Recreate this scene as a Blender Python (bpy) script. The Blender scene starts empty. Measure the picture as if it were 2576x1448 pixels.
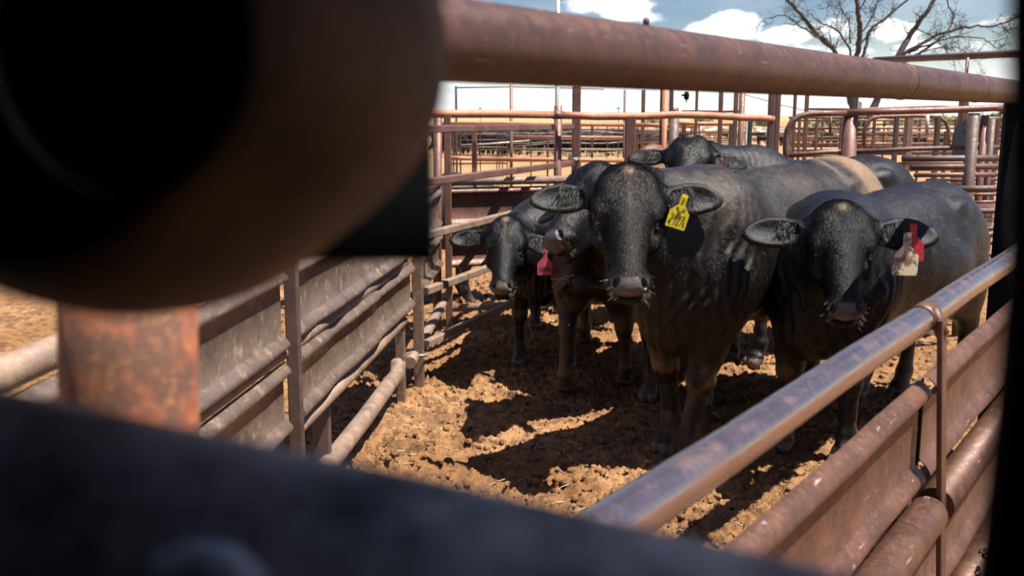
import bpy, bmesh, math, random
import numpy as np
from mathutils import Vector, Matrix
R = math.radians
SC = bpy.context.scene
COL = SC.collection

# ------------------------------------------------------------------ camera, light, sky
H = 1.6
PITCH = math.atan(434 / 2504.)
cam = bpy.data.cameras.new('camera')
cam.lens = 35; cam.sensor_width = 36; cam.clip_start = 0.02; cam.clip_end = 20000
cam.dof.use_dof = True; cam.dof.focus_distance = 4.2; cam.dof.aperture_fstop = 4.6
cam_o = bpy.data.objects.new('camera', cam); COL.objects.link(cam_o)
cam_o.location = (0, 0, H); cam_o.rotation_euler = (math.pi / 2 - PITCH, 0, 0)
SC.camera = cam_o

SUN_EL, SUN_AZ = R(66), R(112)            # azimuth clockwise from +Y (view direction)
sdir = Vector((math.sin(SUN_AZ) * math.cos(SUN_EL), math.cos(SUN_AZ) * math.cos(SUN_EL), math.sin(SUN_EL)))
sun = bpy.data.lights.new('sun', 'SUN'); sun.energy = 5.0; sun.angle = R(0.5); sun.color = (1, .95, .86)
sun_o = bpy.data.objects.new('sun', sun); COL.objects.link(sun_o)
sun_o.rotation_euler = sdir.to_track_quat('Z', 'Y').to_euler()
SC.view_settings.view_transform = 'Standard'; SC.view_settings.look = 'None'
SC.view_settings.exposure = 1.2; SC.view_settings.gamma = 1

def ray(x, y):
    a = (x - 1288) / 2504.; b = -(y - 724) / 2504.
    return Vector((a, math.cos(PITCH) + b * math.sin(PITCH), -math.sin(PITCH) + b * math.cos(PITCH)))
def P(x, y, d):
    r = ray(x, y); return Vector((0, 0, H)) + r * (d / r.y)
def G(x, y, z=0):
    r = ray(x, y); return Vector((0, 0, H)) + r * ((z - H) / r.z)

world = bpy.data.worlds.new('World'); SC.world = world; world.use_nodes = True
nt = world.node_tree; nt.nodes.clear()
def N(nt, t, **kw):
    n = nt.nodes.new(t)
    for k, v in kw.items():
        if k.startswith('i_'): n.inputs[int(k[2:])].default_value = v
        elif k.startswith('in_'): n.inputs[k[3:].replace('_', ' ')].default_value = v
        else: setattr(n, k, v)
    return n
def math_n(nt, op, a, b=None, clamp=False):
    n = nt.nodes.new('ShaderNodeMath'); n.operation = op; n.use_clamp = clamp
    for i, v in enumerate((a, b)):
        if v is None: continue
        if isinstance(v, (int, float)): n.inputs[i].default_value = v
        else: nt.links.new(v, n.inputs[i])
    return n.outputs[0]
def mixc(nt, fac, a, b):
    n = nt.nodes.new('ShaderNodeMix'); n.data_type = 'RGBA'
    for i, v in ((0, fac), (6, a), (7, b)):
        if isinstance(v, (int, float)): n.inputs[i].default_value = v
        elif isinstance(v, tuple): n.inputs[i].default_value = (*v, 1)
        else: nt.links.new(v, n.inputs[i])
    return n.outputs[2]
def maprange(nt, v, a, b, c=0., d=1., smooth=True):
    n = nt.nodes.new('ShaderNodeMapRange'); nt.links.new(v, n.inputs[0])
    if smooth: n.interpolation_type = 'SMOOTHSTEP'
    for i, q in enumerate((a, b, c, d)): n.inputs[i + 1].default_value = q
    return n.outputs[0]

def build_world():
    tc = N(nt, 'ShaderNodeTexCoord')
    sky = N(nt, 'ShaderNodeTexSky', sky_type='NISHITA', sun_disc=False, sun_elevation=SUN_EL, sun_rotation=SUN_AZ)
    sky.air_density = 1.0; sky.dust_density = .3; sky.ozone_density = 1.0; sky.altitude = 100
    d = tc.outputs['Generated']
    sep = N(nt, 'ShaderNodeSeparateXYZ'); nt.links.new(d, sep.inputs[0])
    mp = N(nt, 'ShaderNodeMapping'); mp.inputs['Scale'].default_value = (1, 1, 2.0); nt.links.new(d, mp.inputs[0])
    n1 = N(nt, 'ShaderNodeTexNoise', in_Scale=16., in_Detail=9., in_Roughness=.58); nt.links.new(mp.outputs[0], n1.inputs['Vector'])
    n2 = N(nt, 'ShaderNodeTexNoise', in_Scale=6.5, in_Detail=6., in_Roughness=.55); nt.links.new(mp.outputs[0], n2.inputs['Vector'])
    blobs = None
    for (px, py, rx, ry, s) in ((1470, 8, 60, 30, 1.), (1570, 22, 85, 34, 1.25), (1650, 45, 60, 20, .8), (1860, 62, 80, 40, 1.2), (1770, 78, 50, 22, .9),
                             (1975, 85, 80, 30, 1.), (2100, 70, 70, 34, 1.), (2240, 78, 60, 30, 1.1), (2320, 125, 90, 26, .8),
                             (2440, 115, 120, 24, .55), (2030, 130, 200, 26, .7), (1700, 110, 200, 26, .6), (2480, 60, 90, 24, .45), (2200, 30, 120, 18, .35)):
        c = ray(px, py).normalized()
        sub = N(nt, 'ShaderNodeVectorMath', operation='SUBTRACT'); nt.links.new(d, sub.inputs[0]); sub.inputs[1].default_value = c
        sc = N(nt, 'ShaderNodeVectorMath', operation='MULTIPLY'); nt.links.new(sub.outputs[0], sc.inputs[0])
        sc.inputs[1].default_value = (2504. / rx, 2504. / rx, 2504. / ry)
        ln = N(nt, 'ShaderNodeVectorMath', operation='LENGTH'); nt.links.new(sc.outputs[0], ln.inputs[0])
        g = math_n(nt, 'MULTIPLY', maprange(nt, ln.outputs['Value'], 0., 1.5, 1., 0.), s)
        blobs = g if blobs is None else math_n(nt, 'MAXIMUM', blobs, g)
    lump = math_n(nt, 'MULTIPLY', math_n(nt, 'SUBTRACT', n1.outputs[0], .5), 2.2)
    a = maprange(nt, math_n(nt, 'ADD', blobs, lump), .38, .75)
    # general cover well above and elsewhere
    gen = maprange(nt, n2.outputs[0], .52, .68)
    gen = math_n(nt, 'MULTIPLY', gen, maprange(nt, sep.outputs[1], .2, .75, 1., 0.))
    veil = math_n(nt, 'MULTIPLY', maprange(nt, n2.outputs[0], .40, .72), .22)
    a = math_n(nt, 'MAXIMUM', a, gen); a = math_n(nt, 'MAXIMUM', a, veil)
    hz = maprange(nt, sep.outputs[2], .012, .085, 1., 0.)
    a2 = math_n(nt, 'MAXIMUM', a, math_n(nt, 'MULTIPLY', hz, .82), clamp=True)
    white = mixc(nt, maprange(nt, n1.outputs[0], .35, .6), (8.8, 9.3, 10.0), (11.6, 11.7, 11.8))
    hs = N(nt, 'ShaderNodeHueSaturation', in_Hue=.522, in_Saturation=1.4, in_Value=.84); nt.links.new(sky.outputs[0], hs.inputs['Color'])
    c = mixc(nt, a2, hs.outputs[0], white)
    bg = N(nt, 'ShaderNodeBackground'); bg.inputs[1].default_value = .05
    nt.links.new(c, bg.inputs[0])
    out = N(nt, 'ShaderNodeOutputWorld'); nt.links.new(bg.outputs[0], out.inputs[0])
build_world()

# ------------------------------------------------------------------ numpy noise
_rs = np.random.RandomState(7)
_perm = _rs.permutation(256).astype(np.int64); _perm = np.concatenate([_perm, _perm, _perm])
_grad = _rs.normal(size=(256, 3)); _grad /= np.linalg.norm(_grad, axis=1)[:, None]; _grad = _grad.astype(np.float32)
def perlin(p):
    p = np.asarray(p, np.float32); i = np.floor(p).astype(np.int64); f = p - i; i &= 255
    u = f * f * f * (f * (f * 6 - 15) + 10); r = 0
    for dx in (0, 1):
        for dy in (0, 1):
            for dz in (0, 1):
                g = _grad[_perm[_perm[_perm[(i[:, 0] + dx) & 255] + ((i[:, 1] + dy) & 255)] + ((i[:, 2] + dz) & 255)]]
                w = (u[:, 0] if dx else 1 - u[:, 0]) * (u[:, 1] if dy else 1 - u[:, 1]) * (u[:, 2] if dz else 1 - u[:, 2])
                r = r + w * (g[:, 0] * (f[:, 0] - dx) + g[:, 1] * (f[:, 1] - dy) + g[:, 2] * (f[:, 2] - dz))
    return r * 1.5
def fbm(p, o=4, g=.5):
    r = 0; a = 1.
    for k in range(o):
        r = r + a * perlin(p * (2.03 ** k) + 17.3 * k); a *= g
    return r
def sstep(a, b, x):
    t = np.clip((x - a) / (b - a), 0, 1); return t * t * (3 - 2 * t)

# ------------------------------------------------------------------ object helpers
def props(o, label=None, cat=None, group=None, kind=None):
    if label: o['label'] = label
    if cat: o['category'] = cat
    if group: o['group'] = group
    if kind: o['kind'] = kind
    return o
def thing(name, label, cat, loc=(0, 0, 0), group=None):
    o = bpy.data.objects.new(name, None); COL.objects.link(o); o.location = loc; o.empty_display_size = .1
    return props(o, label, cat, group)
def link(name, me, mat, parent=None):
    o = bpy.data.objects.new(name, me); COL.objects.link(o)
    if mat is not None and not me.materials: me.materials.append(mat)
    if parent is not None:
        o.parent = parent; o.matrix_parent_inverse = Matrix.Translation(-Vector(parent.location))
    return o
def mesh_np(name, v, f, smooth=True):
    me = bpy.data.meshes.new(name); me.from_pydata([tuple(q) for q in v] if not isinstance(v, np.ndarray) else v.tolist(), [], f if isinstance(f, list) else f.tolist())
    if smooth: me.shade_smooth()
    me.update(); return me

class MB:
    def __init__(s): s.v = []; s.f = []; s.sm = []
    def tube(s, pts, r, n=14, caps=True, wob=0., seed=0):
        pts = [Vector(p) for p in pts]; m = len(pts); rr = r if isinstance(r, (list, tuple)) else [r] * m
        rng = random.Random(seed); t0 = (pts[1] - pts[0]).normalized()
        ref = Vector((0, 0, 1)) if abs(t0.z) < .9 else Vector((1, 0, 0)); base = len(s.v)
        x = t0.cross(ref).normalized()
        for i, p in enumerate(pts):
            t = ((pts[min(i + 1, m - 1)] - pts[max(i - 1, 0)])).normalized()
            x = (x - t * x.dot(t)).normalized(); y = t.cross(x)
            for k in range(n):
                a = 2 * math.pi * k / n; q = rr[i] * (1 + wob * (rng.random() - .5))
                s.v.append(p + x * (math.cos(a) * q) + y * (math.sin(a) * q))
        for i in range(m - 1):
            for k in range(n):
                k2 = (k + 1) % n; s.f.append((base + i * n + k, base + i * n + k2, base + (i + 1) * n + k2, base + (i + 1) * n + k)); s.sm.append(True)
        if caps:
            s.f.append(tuple(base + k for k in reversed(range(n)))); s.sm.append(False)
            s.f.append(tuple(base + (m - 1) * n + k for k in range(n))); s.sm.append(False)
        return s
    def sweep(s, path, prof, up=Vector((0, 0, 1)), closed=True):
        """prof: list of (side, up) offsets; path list of Vectors"""
        path = [Vector(p) for p in path]; m = len(path); n = len(prof); base = len(s.v)
        for i, p in enumerate(path):
            t = (path[min(i + 1, m - 1)] - path[max(i - 1, 0)]).normalized()
            sd = t.cross(up).normalized(); u = sd.cross(t).normalized()
            for a, b in prof: s.v.append(p + sd * a + u * b)
        for i in range(m - 1):
            for k in range(n if closed else n - 1):
                k2 = (k + 1) % n; s.f.append((base + i * n + k, base + (i + 1) * n + k, base + (i + 1) * n + k2, base + i * n + k2)); s.sm.append(False)
        if closed:
            s.f.append(tuple(base + k for k in range(n))); s.sm.append(False)
            s.f.append(tuple(base + (m - 1) * n + k for k in reversed(range(n)))); s.sm.append(False)
        return s
    def bar(s, p, q, w, h, up=Vector((0, 0, 1)), bev=.12):
        """rectangular bar w (side) x h (up) with chamfers"""
        a, b = w / 2, h / 2; c = min(w, h) * bev
        prof = [(-a + c, -b), (a - c, -b), (a, -b + c), (a, b - c), (a - c, b), (-a + c, b), (-a, b - c), (-a, -b + c)]
        return s.sweep([p, q], prof, up)
    def box(s, c, sx, sy, sz, rz=0.):
        c = Vector(c); d = Vector((math.cos(rz), math.sin(rz), 0)) * (sx / 2)
        return s.bar(c - d, c + d, sy, sz, bev=.06)
    def mesh(s, name):
        me = bpy.data.meshes.new(name); me.from_pydata([tuple(v) for v in s.v], [], s.f); me.update()
        me.polygons.foreach_set('use_smooth', s.sm); return me
    def obj(s, name, mat, parent=None): return link(name, s.mesh(name), mat, parent)

# ------------------------------------------------------------------ materials
def newmat(name):
    m = bpy.data.materials.new(name); m.use_nodes = True; t = m.node_tree
    return m, t, t.nodes['Principled BSDF']
def bump_to(t, b, h, strength, dist):
    bn = N(t, 'ShaderNodeBump'); bn.inputs['Strength'].default_value = strength; bn.inputs['Distance'].default_value = dist
    t.links.new(h, bn.inputs['Height']); t.links.new(bn.outputs[0], b.inputs['Normal'])
def noise(t, vec, scale, detail=5., rough=.6):
    n = N(t, 'ShaderNodeTexNoise', in_Scale=scale, in_Detail=detail, in_Roughness=rough); t.links.new(vec, n.inputs['Vector']); return n.outputs[0]
def rust(name, a, b, c, rough=.55, metal=.25, mud=0., scr=.5, scale=1., spec=.5, bump=.4):
    m, t, bs = newmat(name)
    v = N(t, 'ShaderNodeTexCoord').outputs['Object']
    n1 = noise(t, v, 9 * scale, 8, .65); n2 = noise(t, v, 42 * scale, 8, .75); n3 = noise(t, v, 3.2 * scale, 5, .6); n4 = noise(t, v, 240, 3, .7)
    col = mixc(t, maprange(t, n1, .42, .62), a, b)
    col = mixc(t, math_n(t, 'MULTIPLY', maprange(t, n2, .53, .66), .75), col, c)
    dk = tuple(x * .45 for x in a)
    col = mixc(t, math_n(t, 'MULTIPLY', maprange(t, n3, .5, .7), .5), col, dk)
    # scratches: stretched noise
    mp = N(t, 'ShaderNodeMapping'); mp.inputs['Scale'].default_value = (9, 9, 120); mp.inputs['Rotation'].default_value = (.5, .35, .2); t.links.new(v, mp.inputs[0])
    s1 = noise(t, mp.outputs[0], 1.2, 4, .6)
    col = mixc(t, math_n(t, 'MULTIPLY', maprange(t, s1, .66, .74), scr), col, (.42, .36, .33))
    if mud > 0:
        n5 = noise(t, v, 13, 7, .7)
        mm = math_n(t, 'MULTIPLY', maprange(t, n5, .62 - .18 * mud, .76 - .16 * mud), .85)
        col = mixc(t, mm, col, (.28, .195, .125))
        mt = math_n(t, 'MULTIPLY', math_n(t, 'SUBTRACT', 1., mm), metal); t.links.new(mt, bs.inputs['Metallic'])
    else: bs.inputs['Metallic'].default_value = metal
    t.links.new(col, bs.inputs['Base Color'])
    t.links.new(maprange(t, n2, .3, .7, rough - .13, rough + .18), bs.inputs['Roughness'])
    bs.inputs['Specular IOR Level'].default_value = spec
    hh = math_n(t, 'ADD', math_n(t, 'MULTIPLY', n2, 1.), math_n(t, 'MULTIPLY', n4, .35))
    if mud > 0: hh = math_n(t, 'ADD', hh, math_n(t, 'MULTIPLY', mm, .8))
    bump_to(t, bs, hh, bump, .004)
    return m
def plain(name, c, rough=.7, metal=0., var=.3, scale=12.):
    m, t, bs = newmat(name); v = N(t, 'ShaderNodeTexCoord').outputs['Object']
    n = noise(t, v, scale, 6, .65)
    t.links.new(mixc(t, maprange(t, n, .35, .65), tuple(x * (1 - var) for x in c), tuple(min(1, x * (1 + var)) for x in c)), bs.inputs['Base Color'])
    bs.inputs['Roughness'].default_value = rough; bs.inputs['Metallic'].default_value = metal
    bump_to(t, bs, noise(t, v, scale * 6, 4, .6), .3, .003)
    return m
M = {}
M['header'] = rust('header_rust', (.070, .036, .029), (.105, .048, .035), (.16, .058, .027), .48, .25, scr=.35, scale=.9)
M['rail'] = rust('polished_rust', (.36, .28, .27), (.38, .27, .24), (.42, .22, .15), .24, .9, scr=.5, scale=.35, bump=.04)
M['plate'] = rust('plate_rust', (.090, .042, .028), (.135, .060, .038), (.18, .085, .052), .48, .35, scr=.8, scale=1.4, bump=.3)
M['mudplate'] = rust('muddy_plate', (.20, .145, .115), (.25, .18, .14), (.30, .20, .14), .34, .55, mud=.5, scr=.6)
M['mudpipe'] = rust('muddy_pipe', (.19, .125, .095), (.26, .17, .12), (.31, .21, .14), .6, .15, mud=.75, scr=.4)
M['orange'] = rust('orange_rust', (.36, .15, .085), (.44, .19, .10), (.52, .27, .17), .6, .1, scr=.3)
M['brown'] = rust('brown_rust', (.15, .075, .06), (.19, .095, .07), (.23, .12, .08), .5, .3, scr=.4)
M['dark'] = rust('dark_steel', (.09, .06, .052), (.125, .075, .06), (.16, .095, .07), .55, .25, scr=.3)
M['post'] = rust('near_post_rust', (.17, .085, .06), (.42, .13, .06), (.55, .26, .10), .7, .0, scr=0., scale=2.8)
M['near_blue'] = plain('near_blue_steel', (.34, .30, .25), .75, .0, .7, 17)
M['near_black'] = plain('near_black_steel', (.010, .010, .011), .9, 0, .3); M['near_black'].node_tree.nodes['Principled BSDF'].inputs['Specular IOR Level'].default_value = .05
M['near_brown'] = plain('near_brown_rust', (.095, .052, .024), .8, 0, .55, 13)
M['galv'] = plain('pale_galvanised', (.42, .42, .36), .5, .3, .15)
M['bark'] = plain('dead_bark', (.055, .044, .037), .85, 0, .45, 9)
M['blue'] = plain('navy_sheet', (.012, .018, .035), .6)
M['bluepost'] = plain('blue_post', (.02, .05, .07), .6)
M['white'] = plain('white_paint', (.75, .75, .72), .6, 0, .1)
M['wire'] = plain('wire', (.35, .32, .28), .45, .6, .2)
M['straw'] = plain('straw', (.62, .48, .28), .7)
M['leaf'] = plain('far_foliage', (.10, .13, .05), .8, 0, .5, .8)

# ------------------------------------------------------------------ ground
def terrain_z(x, y):
    r = np.hypot(x, y)
    return -0.8 * sstep(14, 70, r) - 1.2 * sstep(70, 130, r)
def build_ground():
    def axis(lo, hi, step, out, grow=1.11):
        c = list(np.arange(lo, hi, step)); a = []; s = step; q = lo
        while q > -out: s *= grow; q -= s; a.append(q)
        b = []; s = step; q = c[-1]
        while q < out: s *= grow; q += s; b.append(q)
        return np.array(a[::-1] + c + b)
    X = axis(-1.7, 2.9, .012, 5000); Y = axis(3.1, 8.0, .0135, 5000)
    xx, yy = np.meshgrid(X, Y); n, m = xx.shape; x = xx.ravel(); y = yy.ravel()
    p = np.stack([x, y, np.zeros_like(x)], 1)
    near = 1 - sstep(12, 26, np.hypot(x, y))
    h = .028 * fbm(p * 1.7, 3)
    h2 = np.abs(fbm(p * 9., 4, .55)); h3 = np.abs(fbm(p * 26. + 5, 3, .6))
    rough = .55 + .45 * sstep(-.3, .4, perlin(p * .9 + 9))
    h = h + rough * (.040 * h2 + .038 * h3 + .018 * perlin(p * 50))
    h = h * near - .02 + terrain_z(x, y)
    H2 = h.reshape(n, m); rg = np.random.RandomState(11)
    for k in range(230):                       # hoof prints
        cy = 3.3 + 5.5 * rg.rand(); cx = rg.uniform(-.30, .40) * cy; a = rg.rand() * 6.28; r = rg.uniform(.045, .065)
        i0, i1 = np.searchsorted(X, [cx - .16, cx + .16]); j0, j1 = np.searchsorted(Y, [cy - .16, cy + .16])
        gx, gy = np.meshgrid(X[i0:i1] - cx, Y[j0:j1] - cy); u_ = gx * math.cos(a) + gy * math.sin(a); w_ = -gx * math.sin(a) + gy * math.cos(a)
        dd = np.sqrt((u_ / 1.25) ** 2 + w_ ** 2) / r; pr = -.030 * sstep(1.05, .7, dd) + .012 * np.exp(-((dd - 1.25) / .22) ** 2) + .012 * np.exp(-(w_ / .008) ** 2) * (dd < .95)
        H2[j0:j1, i0:i1] += pr * rg.uniform(.6, 1.2)
    h = H2.ravel()
    v = np.stack([x, y, h], 1)
    i = np.arange((n - 1) * (m - 1)); r, c = i // (m - 1), i % (m - 1); b = r * m + c
    f = np.stack([b, b + 1, b + m + 1, b + m], 1)
    me = bpy.data.meshes.new('ground')
    me.vertices.add(len(v)); me.vertices.foreach_set('co', v.astype(np.float32).ravel())
    me.loops.add(len(f) * 4); me.loops.foreach_set('vertex_index', f.ravel().astype(np.int32))
    me.polygons.add(len(f)); me.polygons.foreach_set('loop_start', np.arange(0, len(f) * 4, 4, dtype=np.int32))
    me.update(calc_edges=True); me.shade_smooth()
    m, t, bs = newmat('dry_dirt')
    v = N(t, 'ShaderNodeTexCoord').outputs['Object']
    n1 = noise(t, v, 1.3, 6, .6); n2 = noise(t, v, 14, 8, .7); n3 = noise(t, v, 90, 6, .7)
    col = mixc(t, maprange(t, n1, .4, .62), (.25, .125, .050), (.40, .215, .098))
    col = mixc(t, maprange(t, n2, .42, .66), col, (.12, .055, .024))
    n0 = noise(t, v, 2.6, 4, .6); col = mixc(t, math_n(t, 'MULTIPLY', maprange(t, n0, .54, .64), .6), col, (.10, .052, .027))
    col = mixc(t, math_n(t, 'MULTIPLY', maprange(t, n3, .58, .7), .6), col, (.56, .37, .20))
    # damp strip trodden inside the pen, away from it paler ochre then dry grass far off
    sp = N(t, 'ShaderNodeSeparateXYZ'); t.links.new(v, sp.inputs[0])
    far = maprange(t, sp.outputs[1], 9, 20); col = mixc(t, far, col, mixc(t, maprange(t, noise(t, v, 1.1, 8, .75), .35, .65), (.42, .26, .12), (.22, .125, .06)))
    far2 = maprange(t, sp.outputs[1], 480, 800); col = mixc(t, far2, col, mixc(t, noise(t, v, .01, 5), (.20, .22, .09), (.34, .30, .15)))
    t.links.new(col, bs.inputs['Base Color']); bs.inputs['Roughness'].default_value = .9; bs.inputs['Specular IOR Level'].default_value = .25
    vor = N(t, 'ShaderNodeTexVoronoi', in_Scale=60.); t.links.new(v, vor.inputs['Vector'])
    hh = math_n(t, 'ADD', math_n(t, 'MULTIPLY', n3, 1.), math_n(t, 'MULTIPLY', vor.outputs[0], -.5))
    hh = math_n(t, 'ADD', hh, math_n(t, 'MULTIPLY', n2, 2.2))
    bump_to(t, bs, hh, .9, .012)
    o = link('ground', me, m); o['kind'] = 'structure'
    # loose clods
    rng = np.random.RandomState(3); bm = bmesh.new(); bmesh.ops.create_icosphere(bm, subdivisions=2, radius=1.)
    bv = np.array([q.co[:] for q in bm.verts]); bf = np.array([[q.index for q in g.verts] for g in bm.faces]); bm.free()
    nC = 8000; V = []; Fc = []
    for k in range(nC):
        cy = 3.1 + 6.5 * rng.rand() ** 1.4; cx = rng.uniform(-.42, .42) * cy + .12 * cy * (cy > 5) * 0 + .1
        if rng.rand() < .08: cx = rng.uniform(-.62, -.3) * cy
        sc = .004 + .016 * rng.rand() ** 3
        ix = np.searchsorted(X, cx); iy = np.searchsorted(Y, cy); z = h[min(iy, len(Y) - 1) * len(X) + min(ix, len(X) - 1)]
        q = bv * (1 + .55 * perlin(bv * 1.3 + k * 3.1)[:, None] + .35 * perlin(bv * 3.4 + k)[:, None]) * sc * np.array([rng.uniform(.8, 1.4), rng.uniform(.8, 1.4), rng.uniform(.6, 1.)])
        a = rng.uniform(0, 6.28); q = q @ np.array([[math.cos(a), math.sin(a), 0], [-math.sin(a), math.cos(a), 0], [0, 0, 1]])
        V.append(q + np.array([cx, cy, z + sc * .35])); Fc.append(bf + k * len(bv))
    mb = MB(); rs = random.Random(8)
    for k in range(420):
        cy = 3.2 + 6 * rs.random(); cx = rs.uniform(-.35, .42) * cy; a = rs.random() * 6.28; l = rs.uniform(.012, .045)
        z = h[min(np.searchsorted(Y, cy), len(Y) - 1) * len(X) + min(np.searchsorted(X, cx), len(X) - 1)] + .008
        d = Vector((math.cos(a), math.sin(a), rs.uniform(-.25, .25))) * l; c = Vector((cx, cy, z)); mb.tube([c - d, c + Vector((0, 0, .003)), c + d], .0014, 4)
    o = mb.obj('straw', M['straw']); props(o, 'scattered short bits of pale straw and flakes on the pen floor', 'straw', kind='stuff')
    me = bpy.data.meshes.new('dirt_clods'); me.from_pydata(np.concatenate(V).tolist(), [], np.concatenate(Fc).tolist()); me.shade_smooth()
    o = link('dirt_clods', me, m); props(o, 'loose crumbled clods of brown dirt and manure strewn over the pen floor', 'dirt clods', kind='stuff')
build_ground()

# ------------------------------------------------------------------ cattle: smooth-union field, polygonised
def ax(*v):
    v = np.array(v, float); return v / np.linalg.norm(v)
class Field:
    def __init__(s): s.p = []
    def ell(s, c, Rm, rad, k=.05, sub=False): s.p.append(('e', np.array(c, float), np.array(Rm, float), np.array(rad, float), k, sub))
    def cone(s, a, b, r1, r2, k=.05, sub=False): s.p.append(('c', np.array(a, float), np.array(b, float), (r1, r2), k, sub))
    def bounds(s):
        lo = np.full(3, 1e9); hi = -lo
        for q in s.p:
            if q[5]: continue
            if q[0] == 'e': m = q[3].max(); c = [q[1]]
            else: m = max(q[3]); c = [q[1], q[2]]
            for z in c: lo = np.minimum(lo, z - m); hi = np.maximum(hi, z + m)
        return lo - .03, hi + .03
    def ev(s, X):
        CH = 16000
        if len(X) <= CH: return s._ev(X)
        return np.concatenate([s._ev(X[i:i + CH]) for i in range(0, len(X), CH)])
    def _ev(s, X):
        d = None; lo, hi = X.min(0), X.max(0)
        for q in s.p:
            if q[0] == 'e': a = q[1] - q[3].max(); b = q[1] + q[3].max()
            else: m = max(q[3]); a = np.minimum(q[1], q[2]) - m; b = np.maximum(q[1], q[2]) + m
            mg = q[4] + .09
            if (a - mg > hi).any() or (b + mg < lo).any(): continue
            if d is None and q[5]: continue
            k = q[4]
            if q[0] == 'e':
                L = (X - q[1]) @ q[2].T / q[3]; k0 = np.sqrt((L * L).sum(1)) + 1e-9; k1 = np.sqrt(((L / q[3]) ** 2).sum(1)) + 1e-9
                e = k0 * (k0 - 1) / k1
            else:
                a, b = q[1], q[2]; ab = b - a; t = np.clip(((X - a) @ ab) / (ab @ ab), 0, 1)
                w = X - a - t[:, None] * ab; e = np.sqrt((w * w).sum(1)) - (q[3][0] * (1 - t) + q[3][1] * t)
            if d is None: d = e; continue
            if q[5]:
                e = -e; hh = np.clip(.5 - .5 * (d - e) / k, 0, 1); d = d * (1 - hh) + e * hh + k * hh * (1 - hh)
            else:
                hh = np.clip(.5 + .5 * (d - e) / k, 0, 1); d = d * (1 - hh) + e * hh - k * hh * (1 - hh)
        return d if d is not None else np.full(len(X), 1.)
def polygonise(F, h):
    lo, hi = F.bounds(); B = 5; hc = h * B
    nb = np.ceil((hi - lo) / hc).astype(int) + 1
    g = np.stack(np.meshgrid(*[np.arange(q) for q in nb], indexing='ij'), -1).reshape(-1, 3)
    dc = F.ev(lo + (g + .5) * hc)
    act = g[np.abs(dc) < hc * 1.25]
    n = nb * B + 1; D = np.full(n, 1., np.float32)
    D2 = np.repeat(np.repeat(np.repeat(dc.reshape(nb), B, 0), B, 1), B, 2); D[:-1, :-1, :-1] = D2
    off = np.stack(np.meshgrid(*[np.arange(B + 1)] * 3, indexing='ij'), -1).reshape(-1, 3)
    idx = (act[:, None] * B + off[None]).reshape(-1, 3); flat = np.unique(np.ravel_multi_index(idx.T, n))
    pos = np.stack(np.unravel_index(flat, n), 1)
    D.ravel()[flat] = F.ev(lo + pos * h)
    S = D < 0
    c = np.zeros(np.array(n) - 1, np.int8)
    for a in (0, 1):
        for b in (0, 1):
            for e in (0, 1): c += S[a:n[0] - 1 + a, b:n[1] - 1 + b, e:n[2] - 1 + e]
    cells = np.argwhere((c > 0) & (c < 8)); vid = -np.ones(c.shape, np.int64); vid[tuple(cells.T)] = np.arange(len(cells))
    acc = np.zeros((len(cells), 3)); cnt = np.zeros(len(cells))
    cor = [(a, b, e) for a in (0, 1) for b in (0, 1) for e in (0, 1)]
    for i in range(8):
        for j in range(i + 1, 8):
            if sum(abs(np.array(cor[i]) - cor[j])) != 1: continue
            d1 = D[tuple((cells + cor[i]).T)]; d2 = D[tuple((cells + cor[j]).T)]; m = (d1 < 0) != (d2 < 0)
            t = d1[m] / (d1[m] - d2[m]); acc[m] += np.array(cor[i]) + t[:, None] * (np.array(cor[j]) - np.array(cor[i])); cnt[m] += 1
    V = lo + (cells + acc / cnt[:, None]) * h
    quads = []
    for axn in range(3):
        sl1 = [slice(None)] * 3; sl2 = [slice(None)] * 3; sl1[axn] = slice(0, -1); sl2[axn] = slice(1, None)
        e = np.argwhere(S[tuple(sl1)] != S[tuple(sl2)]); o1, o2 = (axn + 1) % 3, (axn + 2) % 3
        e = e[(e[:, o1] > 0) & (e[:, o2] > 0)]; u = np.zeros(3, int); w = u.copy(); u[o1] = 1; w[o2] = 1
        q = np.stack([vid[tuple((e - u - w).T)], vid[tuple((e - w).T)], vid[tuple(e.T)], vid[tuple((e - u).T)]], 1)
        fl = ~S[tuple(e.T)]; q[fl] = q[fl][:, ::-1]
        quads.append(q[(q >= 0).all(1)])
    Q = np.concatenate(quads)
    for _ in range(2):                         # project to the exact surface
        eps = 1e-3; d = F.ev(V); gr = np.stack([F.ev(V + np.eye(3)[a] * eps) - d for a in range(3)], 1) / eps
        gr /= (np.linalg.norm(gr, axis=1)[:, None] + 1e-6); V = V - np.clip(d, -h, h)[:, None] * gr
    return V, Q, gr

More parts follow.
